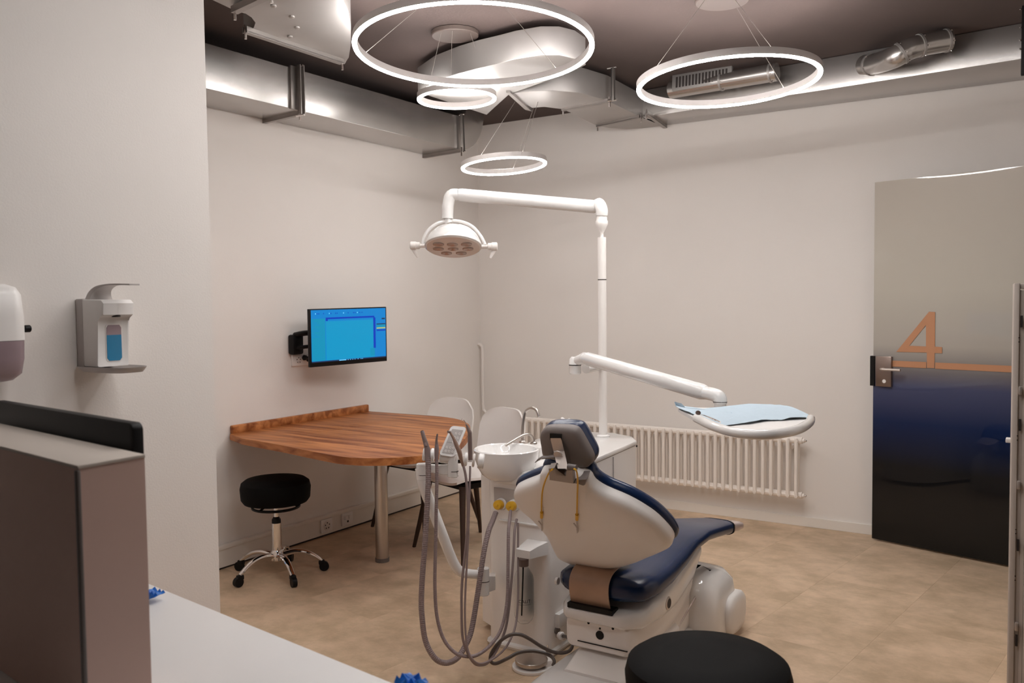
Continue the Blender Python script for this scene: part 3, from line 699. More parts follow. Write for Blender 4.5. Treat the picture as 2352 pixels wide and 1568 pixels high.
# pole
PX, PY = 1.945, -1.70
pz = lambda y: CAM.z + ((Vector((PX, PY, 0))-CAM).to_2d().length/ray(1383, y).to_2d().length)*ray(1383, y).z
zp1, zp2, zn = pz(642), pz(845), pz(545)
build('pole', lathe([(.0215, .769), (.0215, zn)], (PX, PY, 0), (0, 0, 1), 24), 'shell', un)
build('pole_foot', lathe([(.034, .768), (.034, .776), (.024, .782)], (PX, PY, 0), (0, 0, 1), 24), 'gloss', un)
for z in (zp1, zp2): build('pole_joint', lathe([(.0222, z-.002), (.0222, z+.002)], (PX, PY, 0), (0, 0, 1), 24), 'seam', un)
# bracket for the suction arm on the column's left flank
bk = at(1112, 1335, 3.58)
build('arm_bracket', prism([at(1107, 1323, 3.56), at(1138, 1323, 3.62), at(1138, 1355, 3.62), at(1107, 1366, 3.56)], _f*.06, bev=.004), 'gloss', un)

# ================================================================== examination lamp
lm = thing('examination_lamp', 'white dental examination lamp on a long arm below the small rings', 'lamp', (PX, PY, zn))
E1 = at(1392, 474, 4.44)
build('post', lathe([(.0085, zn-.002), (.0085, pz(535)), (.020, pz(526)), (.031, pz(515)), (.031, pz(508)), (.027, pz(505)), (.027, pz(490))], (PX, PY, 0), (0, 0, 1), 24), 'shell', lm)
zr = pz(490)
arm_a, arm_b = at(1372, 475, 4.44), at(1052, 447, 4.43)
build('elbow', tube(spline([Vector((PX, PY, zr-.01)), Vector((PX, PY, zr+.02)), Vector((PX, PY, zr+.02)).lerp(arm_a, .6)+Vector((0, 0, .02)), arm_a], 5), .031, 18), 'gloss', lm)
build('arm', tube([arm_a, arm_a.lerp(arm_b, .02), arm_a.lerp(arm_b, .98), arm_b], [.028, .034, .033, .029], 20), 'gloss', lm)
build('seam_ring', cyl(arm_a.lerp(arm_b, -.004), arm_a.lerp(arm_b, .004), .0335, 20), 'grey', lm)
dn1, dn2 = at(1029, 470, 4.43), at(1028, 502, 4.43)
build('drop_arm', tube(spline([arm_b, at(1036, 449, 4.43), dn1, dn1.lerp(dn2, .5), dn2], 5), [.031]*8+[.030]*6+[.029]*7, 18), 'gloss', lm)
jt = at(1031, 508, 4.43); build('joint', cyl(dn2, at(1031, 512, 4.43), .019, 16), 'gloss', lm)
# head: lens normal leans to the room, dome above
hc = at(1041, 566, 4.43); hx = (_r*1 + _u*.0).normalized(); hn = (Vector((0, 0, -1))*math.cos(math.radians(20)) - _f*math.sin(math.radians(20))).normalized(); hn = (hn-hx*hn.dot(hx)).normalized(); hy = hn.cross(hx)
def head_ring(r, h, sy=.95): return [hc+hx*(r*math.cos(a))+hy*(r*sy*math.sin(a))+hn*h for a in [2*PI*k/40 for k in range(40)]]
hd = build('lamp_head', loft([head_ring(*q) for q in ((.02, -.108), (.06, -.102), (.10, -.083), (.128, -.052), (.145, -.012), (.146, 0), (.141, .004))]), 'gloss', lm, ang=50)
M['lens'] = mat('beige_lens_cover', (.74, .64, .58), .18, noise=.05)
build('lens', loft([head_ring(.139, .0045), head_ring(.136, .007), head_ring(.07, .012), head_ring(.001, .013)]), 'lens', hd)
M['reflect'] = mat('reflector_cell', (.45, .36, .32), .15, .5, noise=.2, nscale=30)
for ly, xs in ((-.055, (-.07, 0, .07)), (.0, (-.075, 0, .075)), (.055, (-.038, .038))):
    for lx in xs:
        c0 = hc+hx*lx+hy*(-ly)+hn*.010
        bm = loft([[c0+hx*(.028*s*math.cos(a))+hy*(.019*s*math.sin(a))+hn*h for a in [2*PI*k/18 for k in range(18)]] for s, h in ((1, 0), (1, .006), (.8, .0075), (.05, .003))])
        build('reflector', bm, 'reflect', hd)
yk = [at(x, y, 4.43) for x, y in ((971, 562), (973, 548), (985, 527), (1006, 512), (1032, 507), (1060, 509), (1085, 520), (1103, 540), (1112, 556), (1114, 562))]
build('yoke', tube(spline(yk, 4), .0085, 10), 'gloss', lm)
for sg, xa, xb, yy in ((-1, 979, 942, 564), (1, 1106, 1143, 566)):
    a, b = at(xa, yy, 4.43), at(xb, yy, 4.43)
    hdl = build('handle', lathe([(.010, 0), (.010, .03), (.018, .034), (.018, .05), (.021, .053), (.021, (b-a).length-.004), (.016, (b-a).length)], a, b-a, 20), 'plastic2', lm)
    e0 = a.lerp(b, .8)
    build('grip', tube([e0+Vector((0, 0, -.014)), e0-hx*sg*.010+Vector((0, 0, -.034)), e0-hx*sg*.022+Vector((0, 0, -.058))], [.012, .010, .006], 10, asp=.5, up=_f), 'plastic2', hdl)

# ================================================================== instrument tray on its swing arm
ta = thing('tray_arm', 'white swing arm carrying the instrument tray in front of the radiator', 'tray arm', (PX, PY, zp2))
j0 = Vector((PX, PY, pz(836))); j1 = at(1319, 838, 4.30); 
build('collar', lathe([(.03, zp2+.003), (.03, zp2+.045), (.026, zp2+.05)], (PX, PY, 0), (0, 0, 1), 22), 'gloss', ta)
build('link', tube([j0+Vector((0, 0, .0)), at(1345, 846, 4.33)], .026, 16), 'gloss', ta)
pv = at(1321, 838, 4.30)
build('pivot', lathe([(.024, -.045), (.03, -.04), (.03, .0), (.0305, .001), (.0305, .004), (.03, .005), (.028, .03), (.018, .042)], pv, (0, 0, 1), 20), 'gloss', ta)
build('pivot_seam', lathe([(.0312, -.002), (.0312, .003)], pv, (0, 0, 1), 20), 'seam', ta)
s_a, s_b = at(1344, 822, 4.24), at(1622, 902, 3.52)
build('knuckle', tube([pv+Vector((0, 0, .018)), s_a], [.022, .03], 14), 'gloss', ta)
build('spring_arm', tube([s_a, s_a.lerp(s_b, .03), s_a.lerp(s_b, .97), s_b], [.027, .033, .033, .028], 20), 'gloss', ta)
build('screw', lathe([(.004, 0), (.004, .004)], s_a.lerp(s_b, .93)-_f*.032, -_f, 8), 'seam', ta)
tj = at(1654, 925, 3.44)
build('elbow', tube(spline([s_b, at(1640, 906, 3.46), at(1653, 913, 3.44), at(1654, 926, 3.44)], 5), .027, 16), 'gloss', ta)
build('elbow_seam', cyl(at(1654, 922, 3.44), at(1654, 923.5, 3.44), .0282, 18), 'seam', ta)
build('post', cyl(at(1654, 923, 3.44), at(1654, 937, 3.44), .024, 18), 'plastic', ta)
ztr = 1.043
px = [(1560, 936), (1640, 936), (1720, 931), (1775, 930), (1815, 940), (1845, 955), (1861, 962), (1855, 973), (1835, 984), (1800, 992), (1750, 996.5), (1700, 993), (1655, 984), (1610, 967), (1580, 951)]
TP = cspline([onz(x, y, ztr) for x, y in px], 4)
tr_ = build('tray', prism(TP, (0, 0, -.012), bev=.003), 'plastic', ta)
cen = sum(TP, Vector())/len(TP)
rim = [cen+(p-cen)*.99+Vector((0, 0, -.004)) for p in TP]
hr = [onz(x, y, ztr) for x, y in ((1600, 960), (1640, 979), (1690, 993), (1750, 998), (1800, 994), (1838, 984), (1858, 971), (1862, 962))]
build('handle_bar', tube(spline(hr, 5), .016, 12), 'gloss', ta)
# blue paper on the tray
zpp = ztr+.004
px = [(1549, 931), (1565, 936), (1600, 939), (1650, 936), (1720, 930), (1770, 929), (1800, 932), (1830, 942), (1862, 956), (1850, 960), (1815, 962), (1795, 964), (1760, 965), (1725, 971), (1690, 974), (1655, 978), (1640, 974), (1615, 960), (1590, 951), (1567, 943)]
def paper():
    bm = BM(); C0 = onz(1700, 952, zpp); out = [onz(x, y, zpp) for x, y in px]; out = cspline(out, 3)
    rings = []
    for s in (1.0, .97, .9, .7, .4, .15):
        r = []
        for i, p in enumerate(out):
            q = C0+(p-C0)*s; w = random.Random(int(i*31+s*100)).uniform(-1, 1)
            z = .003+.0012*w + (.0025*math.sin(i*.7) if s > .95 else 0)
            if s == 1.0 and px and i < 4: z += .012
            r.append(q+Vector((0, 0, z)))
        rings.append(r)
    loft(rings, bm, cap=False)
    bm.verts.ensure_lookup_table(); last = bm.verts[-len(out):]; bm.faces.new(last)
    ext = bmesh.ops.extrude_face_region(bm, geom=bm.faces[:]); bmesh.ops.translate(bm, vec=(0, 0, -.001), verts=[v for v in ext['geom'] if isinstance(v, bmesh.types.BMVert)])
    return bm
tag(build('paper_sheet', paper(), 'paper'), 'light blue paper sheet spread over the instrument tray', 'paper')
mi = thing('dental_mirror', 'small round dental mirror lying at the left of the blue paper', 'dental mirror', onz(1610, 958, ztr+.014))
m0 = onz(1603.5, 948, ztr+.03); n_ = Vector((.35, -.6, .7)).normalized()
build('mirror_rim', lathe([(.0095, 0), (.0095, .0015), (.0088, .0016), (.0088, .001)], m0, n_, 22), 'dgrey', mi)
build('mirror_face', lathe([(.0086, .0012), (.0001, .0014)], m0, n_, 22), 'chrome', mi)
build('shaft', tube([onz(1609, 952, ztr+.022), onz(1618, 954, ztr+.018), onz(1633, 960, ztr+.016), onz(1654, 969, ztr+.015)], [.0012, .002, .003, .003], 8), 'chrome', mi)
# ================================================================== suction holder arm and instruments
DH = 3.36
ar = thing('instrument_holder', 'white bent arm with keypad holding the suction handpieces', 'instrument holder', at(1112, 1345, 3.52))
build('pivot', cyl(at(1110, 1366, 3.52), at(1110, 1303, 3.52), .0245, 20, bev=.003), 'gloss', ar)
build('pivot_seam', cyl(at(1110, 1333, 3.52), at(1110, 1334.5, 3.52), .0252, 20), 'seam', ar)
ap = [at(1108, 1318, 3.52), at(1085, 1318, 3.50), at(1058, 1312, 3.48), at(1040, 1288, 3.46), at(1015, 1225, 3.43), at(990, 1160, 3.42), at(972, 1110, 3.41), at(967, 1075, 3.41)]
build('bent_tube', tube(spline(ap, 6), [.018+.006*i/42 for i in range(43)], 16), 'gloss', ar)
build('post', cyl(at(970, 1102, 3.41), at(970, 1064, 3.41), .0245, 20, bev=.003), 'gloss', ar)
build('post_seam', cyl(at(970, 1089, 3.41), at(970, 1090.3, 3.41), .0252, 20), 'seam', ar)
build('crossbar', prism([at(962, 1066, 3.40), at(1040, 1070, 3.38), at(1052, 1095, 3.38), at(962, 1082, 3.40)], _f*.035, bev=.006), 'gloss', ar)
build('upright', cyl(at(1040, 1096, 3.38), at(1040, 1040, 3.38), .020, 20, bev=.003), 'gloss', ar)
build('upright_seam', cyl(at(1041, 1081, 3.38), at(1041, 1082.5, 3.38), .0206, 20), 'seam', ar)
ha_, hb_ = at(972, 1042, DH+.03), at(1115, 1060, DH+.03); hd_ = (hb_-ha_).normalized()
for k, (u0, u1, r) in enumerate(((0, .022, .024), (.052, .085, .026), (.095, .30, .027))):
    pass
L = (hb_-ha_).length
def cup(px, w, r=.027):
    c = ha_.lerp(hb_, (px-972)/143); return cyl(c-hd_*w/2, c+hd_*w/2, r, 24, bev=.004)
build('hub', cup(975, .012), 'gloss', ar)
build('hub', cup(993, .016), 'gloss', ar)
build('hub', cup(1028, .062, .026), 'gloss', ar)
build('hub', cup(1048, .004, .027), 'plastic2', ar)
build('hub', cup(1070, .014), 'gloss', ar)
build('hub', cup(1088, .010), 'plastic2', ar)
build('end_cap', cup(1105, .024, .030), 'gloss', ar)
# keypad
K = [at(1014, 1040, DH), at(1041, 1044, DH), at(1066, 985, DH+.04), at(1039, 982, DH+.04)]
kn = (K[1]-K[0]).cross(K[3]-K[0]).normalized()
if kn.dot(_f) > 0: kn = -kn
def kp(u, v, o=0): return K[0].lerp(K[1], u).lerp(K[3].lerp(K[2], u), v)+kn*o
def kq(u0, v0, u1, v1, o, th, r=.12):
    pts = [(u0, v0, 180), (u1, v0, 270), (u1, v1, 0), (u0, v1, 90)]; out = []
    ru, rv = (u1-u0)*r, (v1-v0)*r*.5
    for (cu, cv), a0 in (((u0+ru, v0+rv), 180), ((u1-ru, v0+rv), 270), ((u1-ru, v1-rv), 0), ((u0+ru, v1-rv), 90)):
        for j in range(5):
            a = math.radians(a0+90*j/4); out.append(kp(cu+ru*math.cos(a), cv+rv*math.sin(a), o))
    return prism(out, kn*th)
kb = build('keypad', kq(-.16, -.08, 1.16, 1.08, -.014, .014, .2), 'gloss', ar)
build('key_panel', kq(.02, .02, .98, .95, .0002, .0012, .06), 'grey', kb)
for u, v in ((.28, .10), (.56, .10), (.84, .10), (.24, .24), (.52, .24), (.80, .24), (.55, .64), (.80, .64), (.50, .80), (.80, .80), (.55, .46), (.85, .48)):
    build('key', lathe([(.0042, 0), (.0042, .001)], kp(u, v, .0013), kn, 14), 'plastic2', kb)
    build('key_mark', prism([kp(u-.05, v-.012, .0024), kp(u+.05, v-.004, .0024), kp(u+.02, v+.022, .0024)], kn*.0003), 'seam', kb, smooth=False)
build('panel_line', prism([kp(.05, .425, .0014), kp(.95, .425, .0014), kp(.95, .432, .0014), kp(.05, .432, .0014)], kn*.0003), 'seam', kb, smooth=False)

def hose_thing(name, label, cat, head, hose_px, r, ribbed, end=None, m_hose='hose', cuff=None):
    t = thing(name, label, cat, hose_px[0] if isinstance(hose_px[0], Vector) else at(*hose_px[0]), 'suction and syringe handpieces')
    pts = [p if isinstance(p, Vector) else at(*p) for p in hose_px]
    P = spline(pts, 10)
    # resample evenly for ribs
    if ribbed:
        Q = [P[0]]; step = .0035
        for a, b in zip(P, P[1:]):
            while (b-Q[-1]).length > step: Q.append(Q[-1]+(b-Q[-1]).normalized()*step)
        rr = [r*(1.06 if i % 2 else .94) for i in range(len(Q))]
        build('hose', tube(Q, rr, 10), m_hose, t, smooth=False)
    else: build('hose', tube(P, r, 10), m_hose, t)
    head(t)
    return t
D1, D2 = 3.32, 3.27
def dpt(l, ds):  # depth eased along the list
    n = len(l); return [(x, y, ds[0]+(ds[1]-ds[0])*min(1, i/(n*.5)) if i < n/2 else ds[1]+(ds[2]-ds[1])*((i-n/2)/(n/2))) for i, (x, y) in enumerate(l)]
dsk = 3.63
h1 = dpt([(983, 1050), (984, 1090), (983, 1123), (980, 1180), (976, 1250), (971, 1310), (968, 1370), (969, 1411), (977, 1470), (998, 1510), (1024, 1522), (1050, 1511), (1069, 1482), (1083, 1446), (1097, 1364), (1111, 1270), (1122, 1220), (1131, 1197), (1139, 1176)], (D1, D2, dsk))
def head1(t):
    build('cuff', tube([at(980.6, 1026, D1), at(981.6, 1034, D1), at(982.6, 1057, D1), at(983.5, 1066, D1)], [.0105, .0118, .0105, .0092], 16), 'hose', t)
    b = build('handpiece', tube([at(981, 1030, D1), at(978, 1018, D1), at(973.5, 1004, D1+.004), at(970, 992, D1+.008)], [.0105, .0095, .0080, .0070], 16), 'hand', t)
    build('nozzle', tube([at(972, 999, D1+.006), at(969.6, 990, D1+.009)], [.0077, .0072], 16), 'hose', b)
    build('bore', lathe([(.0056, 0), (.0056, .0008)], at(969.5, 989.6, D1+.009), Vector((-.06, -.25, .9)), 14), 'seam', b)
    build('slider', tube([at(976, 1016, D1-.008), at(978, 1024, D1-.009)], [.0045, .0055], 10), 'hose', b)
hose_thing('suction_handpiece', 'thick ribbed suction hose and handpiece, leftmost of the four', 'suction handpiece', head1, h1, .0108, True)
h2 = dpt([(1003, 1055), (1003.5, 1100), (1002, 1170), (1001, 1230), (999.5, 1290), (999, 1350), (1003, 1411), (1017, 1463), (1041, 1495), (1069, 1507), (1099.5, 1502), (1130, 1477), (1153, 1439), (1165, 1376), (1167, 1290), (1168, 1220), (1171, 1190), (1173, 1172)], (D1, D2, dsk))
def head2(t):
    build('cuff', tube([at(1003, 1020, D1), at(1003, 1031, D1), at(1002.4, 1052, D1), at(1002.5, 1060, D1)], [.0066, .0090, .0078, .0062], 14), 'hose', t)
    b = build('handpiece', tube([at(1003, 1023, D1), at(1002.6, 1012, D1), at(1003.5, 1003, D1), at(1004.6, 997, D1)], [.0064, .0046, .0036, .0034], 14), 'hand', t)
    build('bore', lathe([(.0022, 0), (.0022, .0006)], at(1004.7, 996.4, D1), Vector((.05, -.2, .9)), 12), 'seam', b)
hose_thing('saliva_ejector', 'thinner ribbed suction hose, second from the left', 'suction handpiece', head2, h2, .0068, True)
h3 = dpt([(1064, 1068), (1070, 1095), (1074, 1145), (1073.5, 1212), (1066, 1290), (1061, 1340), (1060, 1390), (1062, 1458), (1073, 1496), (1088, 1521), (1103, 1527), (1123, 1519), (1146, 1482), (1163, 1435), (1172, 1364), (1179, 1280), (1182, 1220), (1187, 1192)], (D1-.02, D2, dsk))
def head3(t):
    build('handpiece', tube(spline([at(1063.5, 1070, D1-.02), at(1058.5, 1052, D1-.03), at(1055, 1037, D1-.035), at(1048, 1021, D1-.035), at(1041.5, 1006, D1-.035), at(1034, 992.5, D1-.035)], 4), [.0048, .005, .0055, .006, .0072, .0078, .0082, .0086, .0090, .0090, .0086, .0084, .0080, .0074, .0066, .0058, .0052, .0048, .0045, .0043, .0042], 14), 'handw', t)
    build('turbine_head', cyl(at(1028.5, 991, D1-.04), at(1034.5, 992, D1-.034), .0052, 14), 'hand', t)
hose_thing('drill_handpiece', 'brown handpiece leaning over the keypad on a smooth thin hose', 'handpiece', head3, h3, .0052, False)
h4 = dpt([(1080, 1070), (1079.5, 1090), (1078.5, 1123), (1077, 1179), (1075, 1240), (1071, 1317), (1068, 1388), (1069, 1446), (1074, 1489), (1086, 1515), (1104, 1524), (1130, 1514), (1158, 1491), (1177, 1458), (1186, 1425), (1190, 1370), (1190, 1300), (1190, 1200)], (D1, D2-.02, 3.60))
def head4(t):
    b = build('handpiece', tube([at(1080.5, 1056, D1), at(1079.5, 1020, D1), at(1079, 992, D1)], [.0084, .0084, .0080], 14), 'hand', t)
    build('neck', tube([at(1079, 993, D1), at(1074, 981, D1), at(1071, 974, D1)], [.0086, .0055, .0032], 12), 'hand', b)
    build('tip', tube(spline([at(1070.5, 974, D1), at(1067, 967, D1), at(1063, 963.5, D1), at(1060, 962.5, D1)], 4), .0016, 8), 'chrome', b)
    build('ring', lathe([(.0098, 0), (.0098, .004)], at(1080.2, 1060, D1), (0, 0, 1), 16), 'plastic2', t)
hose_thing('water_syringe', 'straight upright syringe with curved metal tip, rightmost in the holder', 'syringe', head4, h4, .0042, False, m_hose='hose')
for nm, hs, r in (('a', SK[0], .0125), ('b', SK[1], .0085)):
    pass
# ================================================================== water bottle
bt = thing('water_bottle', 'clear plastic water bottle hanging on the unit behind the hoses', 'bottle', ony(1203, 1428, CYF-.055))
bcx = ony(1203, 1340, CYF-.052); zz = lambda y: ony(1203, y, CYF-.052).z
c0 = Vector((bcx.x, CYF-.052, 0)); rb_ = .0415
build('cap', lathe([(.0215, zz(1283)), (.0205, zz(1299))], c0, (0, 0, 1), 24), 'hand', bt)
pr = [(.019, zz(1297)), (.020, zz(1303)), (.030, zz(1312)), (.039, zz(1322)), (rb_, zz(1332)), (rb_, zz(1400)), (.040, zz(1412)), (.033, zz(1422)), (.022, zz(1428)), (.001, zz(1426))]
inn = [(max(r-.0012, .0005), z+(.0012 if i > 6 else 0)) for i, (r, z) in enumerate(pr)][::-1]
build('bottle_body', lathe(pr+inn[:-1], c0, (0, 0, 1), 36, cap=False), 'glass', bt)
build('dip_tube', tube([(c0.x-.001, c0.y, zz(1290)), (c0.x-.004, c0.y, zz(1330)), (c0.x-.012, c0.y, zz(1414))], .0030, 8), 'black', bt)
def text_on_bottle(s, size, z, th0, par, nm):
    cu = bpy.data.curves.new(nm, 'FONT'); cu.body = s; cu.size = size; cu.align_x = 'CENTER'; cu.extrude = 0
    ob = bpy.data.objects.new(nm, cu); COL.objects.link(ob); dg = bpy.context.evaluated_depsgraph_get()
    me = bpy.data.meshes.new_from_object(ob.evaluated_get(dg)); bpy.data.objects.remove(ob)
    bm = BM(); bm.from_mesh(me); R = rb_+.0006
    for v in bm.verts:
        a = th0+v.co.x/R; v.co = Vector((c0.x+R*math.sin(a), c0.y-R*math.cos(a), z+v.co.y))
    build(nm, bm, 'print', par, smooth=False)
text_on_bottle('CALIT', .0190, zz(1377), .62, bt, 'brand_lettering')
text_on_bottle('EXPERTS IN DENTISTRY', .0054, zz(1382), .62, bt, 'small_lettering')
# ================================================================== foot pedal and its hose
fp = onz(1221, 1522, .02); fc = Vector((fp.x, fp.y, 0))
pd = thing('foot_pedal', 'round steel foot pedal on a white base on the floor', 'foot pedal', fc)
hx_ = Vector((.76, .65, 0)); outl = []
for k in range(20):
    a = math.radians(60+k*240/19)+math.atan2(hx_.y, hx_.x); outl.append(fc+Vector((math.cos(a), math.sin(a), 0))*.078)
sd = Vector((-hx_.y, hx_.x, 0))
outl += [fc+hx_*.10-sd*.028, fc+hx_*.10+sd*.028]
build('base', prism(outl, (0, 0, .012), bev=.002), 'plastic', pd)
build('bridge', prism([fc+hx_*.05-sd*.03, fc+hx_*.095-sd*.022, fc+hx_*.095+sd*.022, fc+hx_*.05+sd*.03], (0, 0, .035), bev=.004), 'plastic', pd)
build('disc', lathe([(.060, .018), (.066, .024), (.066, .036), (.064, .038), (.030, .043), (.001, .046)], fc, (0, 0, 1), 48), 'steel', pd)
kn_ = fc+hx_*.075+sd*.035
build('knob', lathe([(.011, .03), (.011, .056), (.009, .058)], kn_, (0, 0, 1), 18), 'steel', pd)
build('knob_lever', tube([kn_+Vector((0, 0, .056)), kn_+Vector((-.004, 0, .075))], [.004, .003], 8), 'chrome', pd)
cp = [(1285, 1460, 3.58), (1297, 1461, 3.55), (1308, 1466, 3.50), (1315, 1480, 3.44), (1308, 1494, 3.40), (1290, 1499, 3.38), (1268, 1496, 3.38), (1243, 1484, 3.37), (1215, 1466, 3.36), (1195, 1457, 3.36), (1175, 1457, 3.36), (1155, 1467, 3.36), (1138, 1485, 3.37), (1127, 1504, 3.37), (1128, 1519, 3.37), (1140, 1523, 3.37), (1165, 1512, 3.38), (1190, 1499, 3.40), (1220, 1495, 3.40), (1248, 1499, 3.39), (1266, 1507, 3.38), (1273, 1518, 3.36), (1270, 1528, 3.36)]
P = []
for x, y, d in cp:
    p = at(x, y, d)
    if p.z < .012: p = onz(x, y, .012)
    P.append(p)
hz_ = build('hose', tube(spline(P, 6), .0068, 10), 'hosec', pd)
a, b = at(1285, 1459, 3.58), at(1297, 1461, 3.55)
build('connector', lathe([(.011, 0), (.016, .004), (.017, .016), (.012, .022)], a, b-a, 16), 'plastic', pd)
# ================================================================== dental chair
CXc = 2.49
def onb_(x, y, o=.034): return onp(x, y, B_+bn_*o, bn_)
ch = thing('dental_chair', 'white dental chair with navy upholstery seen from behind', 'dental chair', (CXc, -2.5, 0))
B_, T_ = Vector((CXc, -2.71, .44)), Vector((CXc, -3.106, .867)); bt_ = (T_-B_).normalized(); bn_ = Vector((1, 0, 0)).cross(bt_).normalized()
if bn_.y > 0: bn_ = -bn_       # towards the rear of the chair
def onback(x, y): return onp(x, y, B_, bn_)
spx = [(1243, 1085), (1238, 1101), (1204, 1115), (1183, 1126), (1180, 1139), (1190, 1161), (1223, 1190), (1256, 1228), (1274, 1264), (1286, 1281), (1316, 1294), (1361, 1303), (1402, 1304), (1450, 1294), (1493, 1277), (1532, 1260), (1544, 1248), (1537, 1229), (1508, 1198), (1478, 1176), (1437, 1153), (1388, 1132), (1362, 1115), (1350, 1097), (1322, 1087), (1280, 1084)]
SO = cspline([onback(x, y) for x, y in spx], 3); sc_ = sum(SO, Vector())/len(SO)
def sring(s, o, sh=Vector()): return [sc_+sh+(p-sc_)*s+bn_*o for p in SO]
build('backrest_shell', loft([sring(.90, -.06), sring(.985, -.05), sring(1.0, -.03), sring(1.0, -.006), sring(.99, .004), sring(.965, .012), sring(.90, .020), sring(.7, .028), sring(.4, .031), sring(.12, .032)]), 'shell', ch, ang=60)
build('backrest_pad', loft([sring(.95, -.03), sring(1.0, -.031), sring(1.025, -.04), sring(1.028, -.055), sring(1.005, -.068), sring(.9, -.074), sring(.5, -.066), sring(.1, -.062)]), 'navy', ch, ang=70)
# headrest
hT = Vector((0, -.36, .93)).normalized(); hN = Vector((1, 0, 0)).cross(hT).normalized()
if hN.y > 0: hN = -hN
H0 = onx(1300, 1030, 2.52)
hpx = [(1243, 1000), (1247, 986), (1259, 978), (1290, 977), (1320, 980), (1333, 990), (1348, 1016), (1362, 1043), (1363, 1057), (1357, 1067), (1346, 1071), (1320, 1068), (1290, 1056), (1262, 1047), (1250, 1042), (1246, 1020)]
HO = cspline([onp(x, y, H0, hN) for x, y in hpx], 3); hc_ = sum(HO, Vector())/len(HO)
def hring(s, o): return [hc_+(p-hc_)*s+hN*o for p in HO]
hr_ = build('headrest', loft([hring(.97, -.02), hring(1, -.01), hring(.985, .008), hring(.94, .018), hring(.82, .022), hring(.6, .024), hring(.15, .024)]), 'headgrey', ch, ang=60)
build('headrest_pad', loft([hring(.97, -.012), hring(1.0, -.013), hring(1.012, -.024), hring(1.0, -.042), hring(.95, -.054), hring(.8, -.058), hring(.2, -.055)]), 'navy', hr_, ang=60)
def onh(x, y, o): return onp(x, y, H0+hN*o, hN)
build('slot', prism([onh(x, y, .022) for x, y in ((1264, 994), (1291, 996), (1291, 1010), (1264, 1008))], hN*.004), 'black', hr_, smooth=False)
build('slot_channel', prism([onh(x, y, .022) for x, y in ((1294, 1008), (1306, 1030), (1313, 1068), (1300, 1068), (1290, 1030))], hN*.003), 'dgrey', hr_, smooth=False)
bar = build('steel_bar', loft([[onh(xa, y, .026), onh(xb, y, .026), onh(xb, y, .038), onh(xa, y, .038)] for xa, xb, y in ((1264, 1288, 1006), (1265, 1290, 1011), (1271, 1296, 1035))] + [[onb_(xa, y, o) for xa, o in ((1281, .030), (1305, .030), (1305, .042), (1281, .042))] for y in (1076, )]), 'alu', hr_, smooth=False)
p = onh(1283, 1044, .058); build('pivot_disc', lathe([(.017, 0), (.017, .004), (.015, .0055)], p, (hN+bn_*.4).normalized(), 28), 'alu', bar)
build('release_lever', tube(spline([onh(1277, 1048, .04), onh(1258, 1050, .05), onh(1243, 1051, .06), onh(1230, 1061, .065)], 4), [.013]*4+[.011]*4+[.007]*3+[.004]*2, 10, asp=.5), 'headgrey', hr_)
yo = build('headrest_bracket', prism([onb_(x, y, .022) for x, y in ((1266, 1064), (1279, 1062), (1283, 1078), (1305, 1081), (1307, 1068), (1320, 1067), (1322, 1098), (1268, 1090))], bn_*.022), 'bracketm', ch, smooth=False)
build('bracket_shadow_gap', prism([onb_(x, y, .024) for x, y in ((1266, 1091), (1323, 1099), (1323, 1101), (1266, 1093))], bn_*.016), 'seam', yo, smooth=False)
a, b = onb_(1305, 1071, .034), onb_(1324, 1074, .034); build('barrel', cyl(a, b, .010, 16), 'dgrey', yo)
build('slide_cover', prism([onback(x, y)+bn_*-.02 for x, y in ((1320, 1092), (1352, 1090), (1348, 1103), (1338, 1110), (1325, 1106))], bn_*.04, bev=.004), 'headgrey', ch)
# seat and legrest upholstery
def sec(y, cx, hw, zt, zb, dish=0, n=28):
    out = []; zc = (zt+zb)/2; hh = (zt-zb)/2
    for k in range(n):
        a = 2*PI*k/n; cs, sn = math.cos(a), math.sin(a)
        u = math.copysign(abs(cs)**.55, cs); v = math.copysign(abs(sn)**.62, sn)
        z = zc+hh*v
        if v > 0: z -= dish*(1-abs(u)**2)*v
        out.append(Vector((cx+hw*u, y, z)))
    return out
S_ = [(-2.79, 2.47, .10, .40, .36, 0), (-2.777, 2.47, .155, .424, .346, 0), (-2.745, 2.47, .186, .436, .338, .006), (-2.65, 2.47, .197, .442, .333, .013), (-2.52, 2.47, .199, .450, .340, .018), (-2.38, 2.47, .197, .466, .370, .02), (-2.26, 2.475, .190, .485, .408, .016), (-2.10, 2.49, .172, .488, .414, .010), (-1.98, 2.515, .143, .472, .400, .006), (-1.87, 2.55, .108, .456, .388, 0), (-1.78, 2.575, .082, .443, .375, 0)]
build('seat_upholstery', loft([sec(*q) for q in S_]), 'navy', ch, ang=70)
build('upholstery_edge', loft([sec(-1.785, 2.575, .084, .445, .373, 0), sec(-1.774, 2.577, .083, .443, .373, 0)]), 'black', ch)
M['clearcap'] = mat('pale_foot_cap', (.56, .46, .43), .2, .2, noise=.05)
build('foot_cap', loft([sec(-1.776, 2.578, .076, .437, .380, 0), sec(-1.71, 2.595, .068, .425, .375, 0), sec(-1.665, 2.607, .058, .415, .376, 0), sec(-1.65, 2.61, .04, .406, .382, 0)]), 'clearcap', ch)
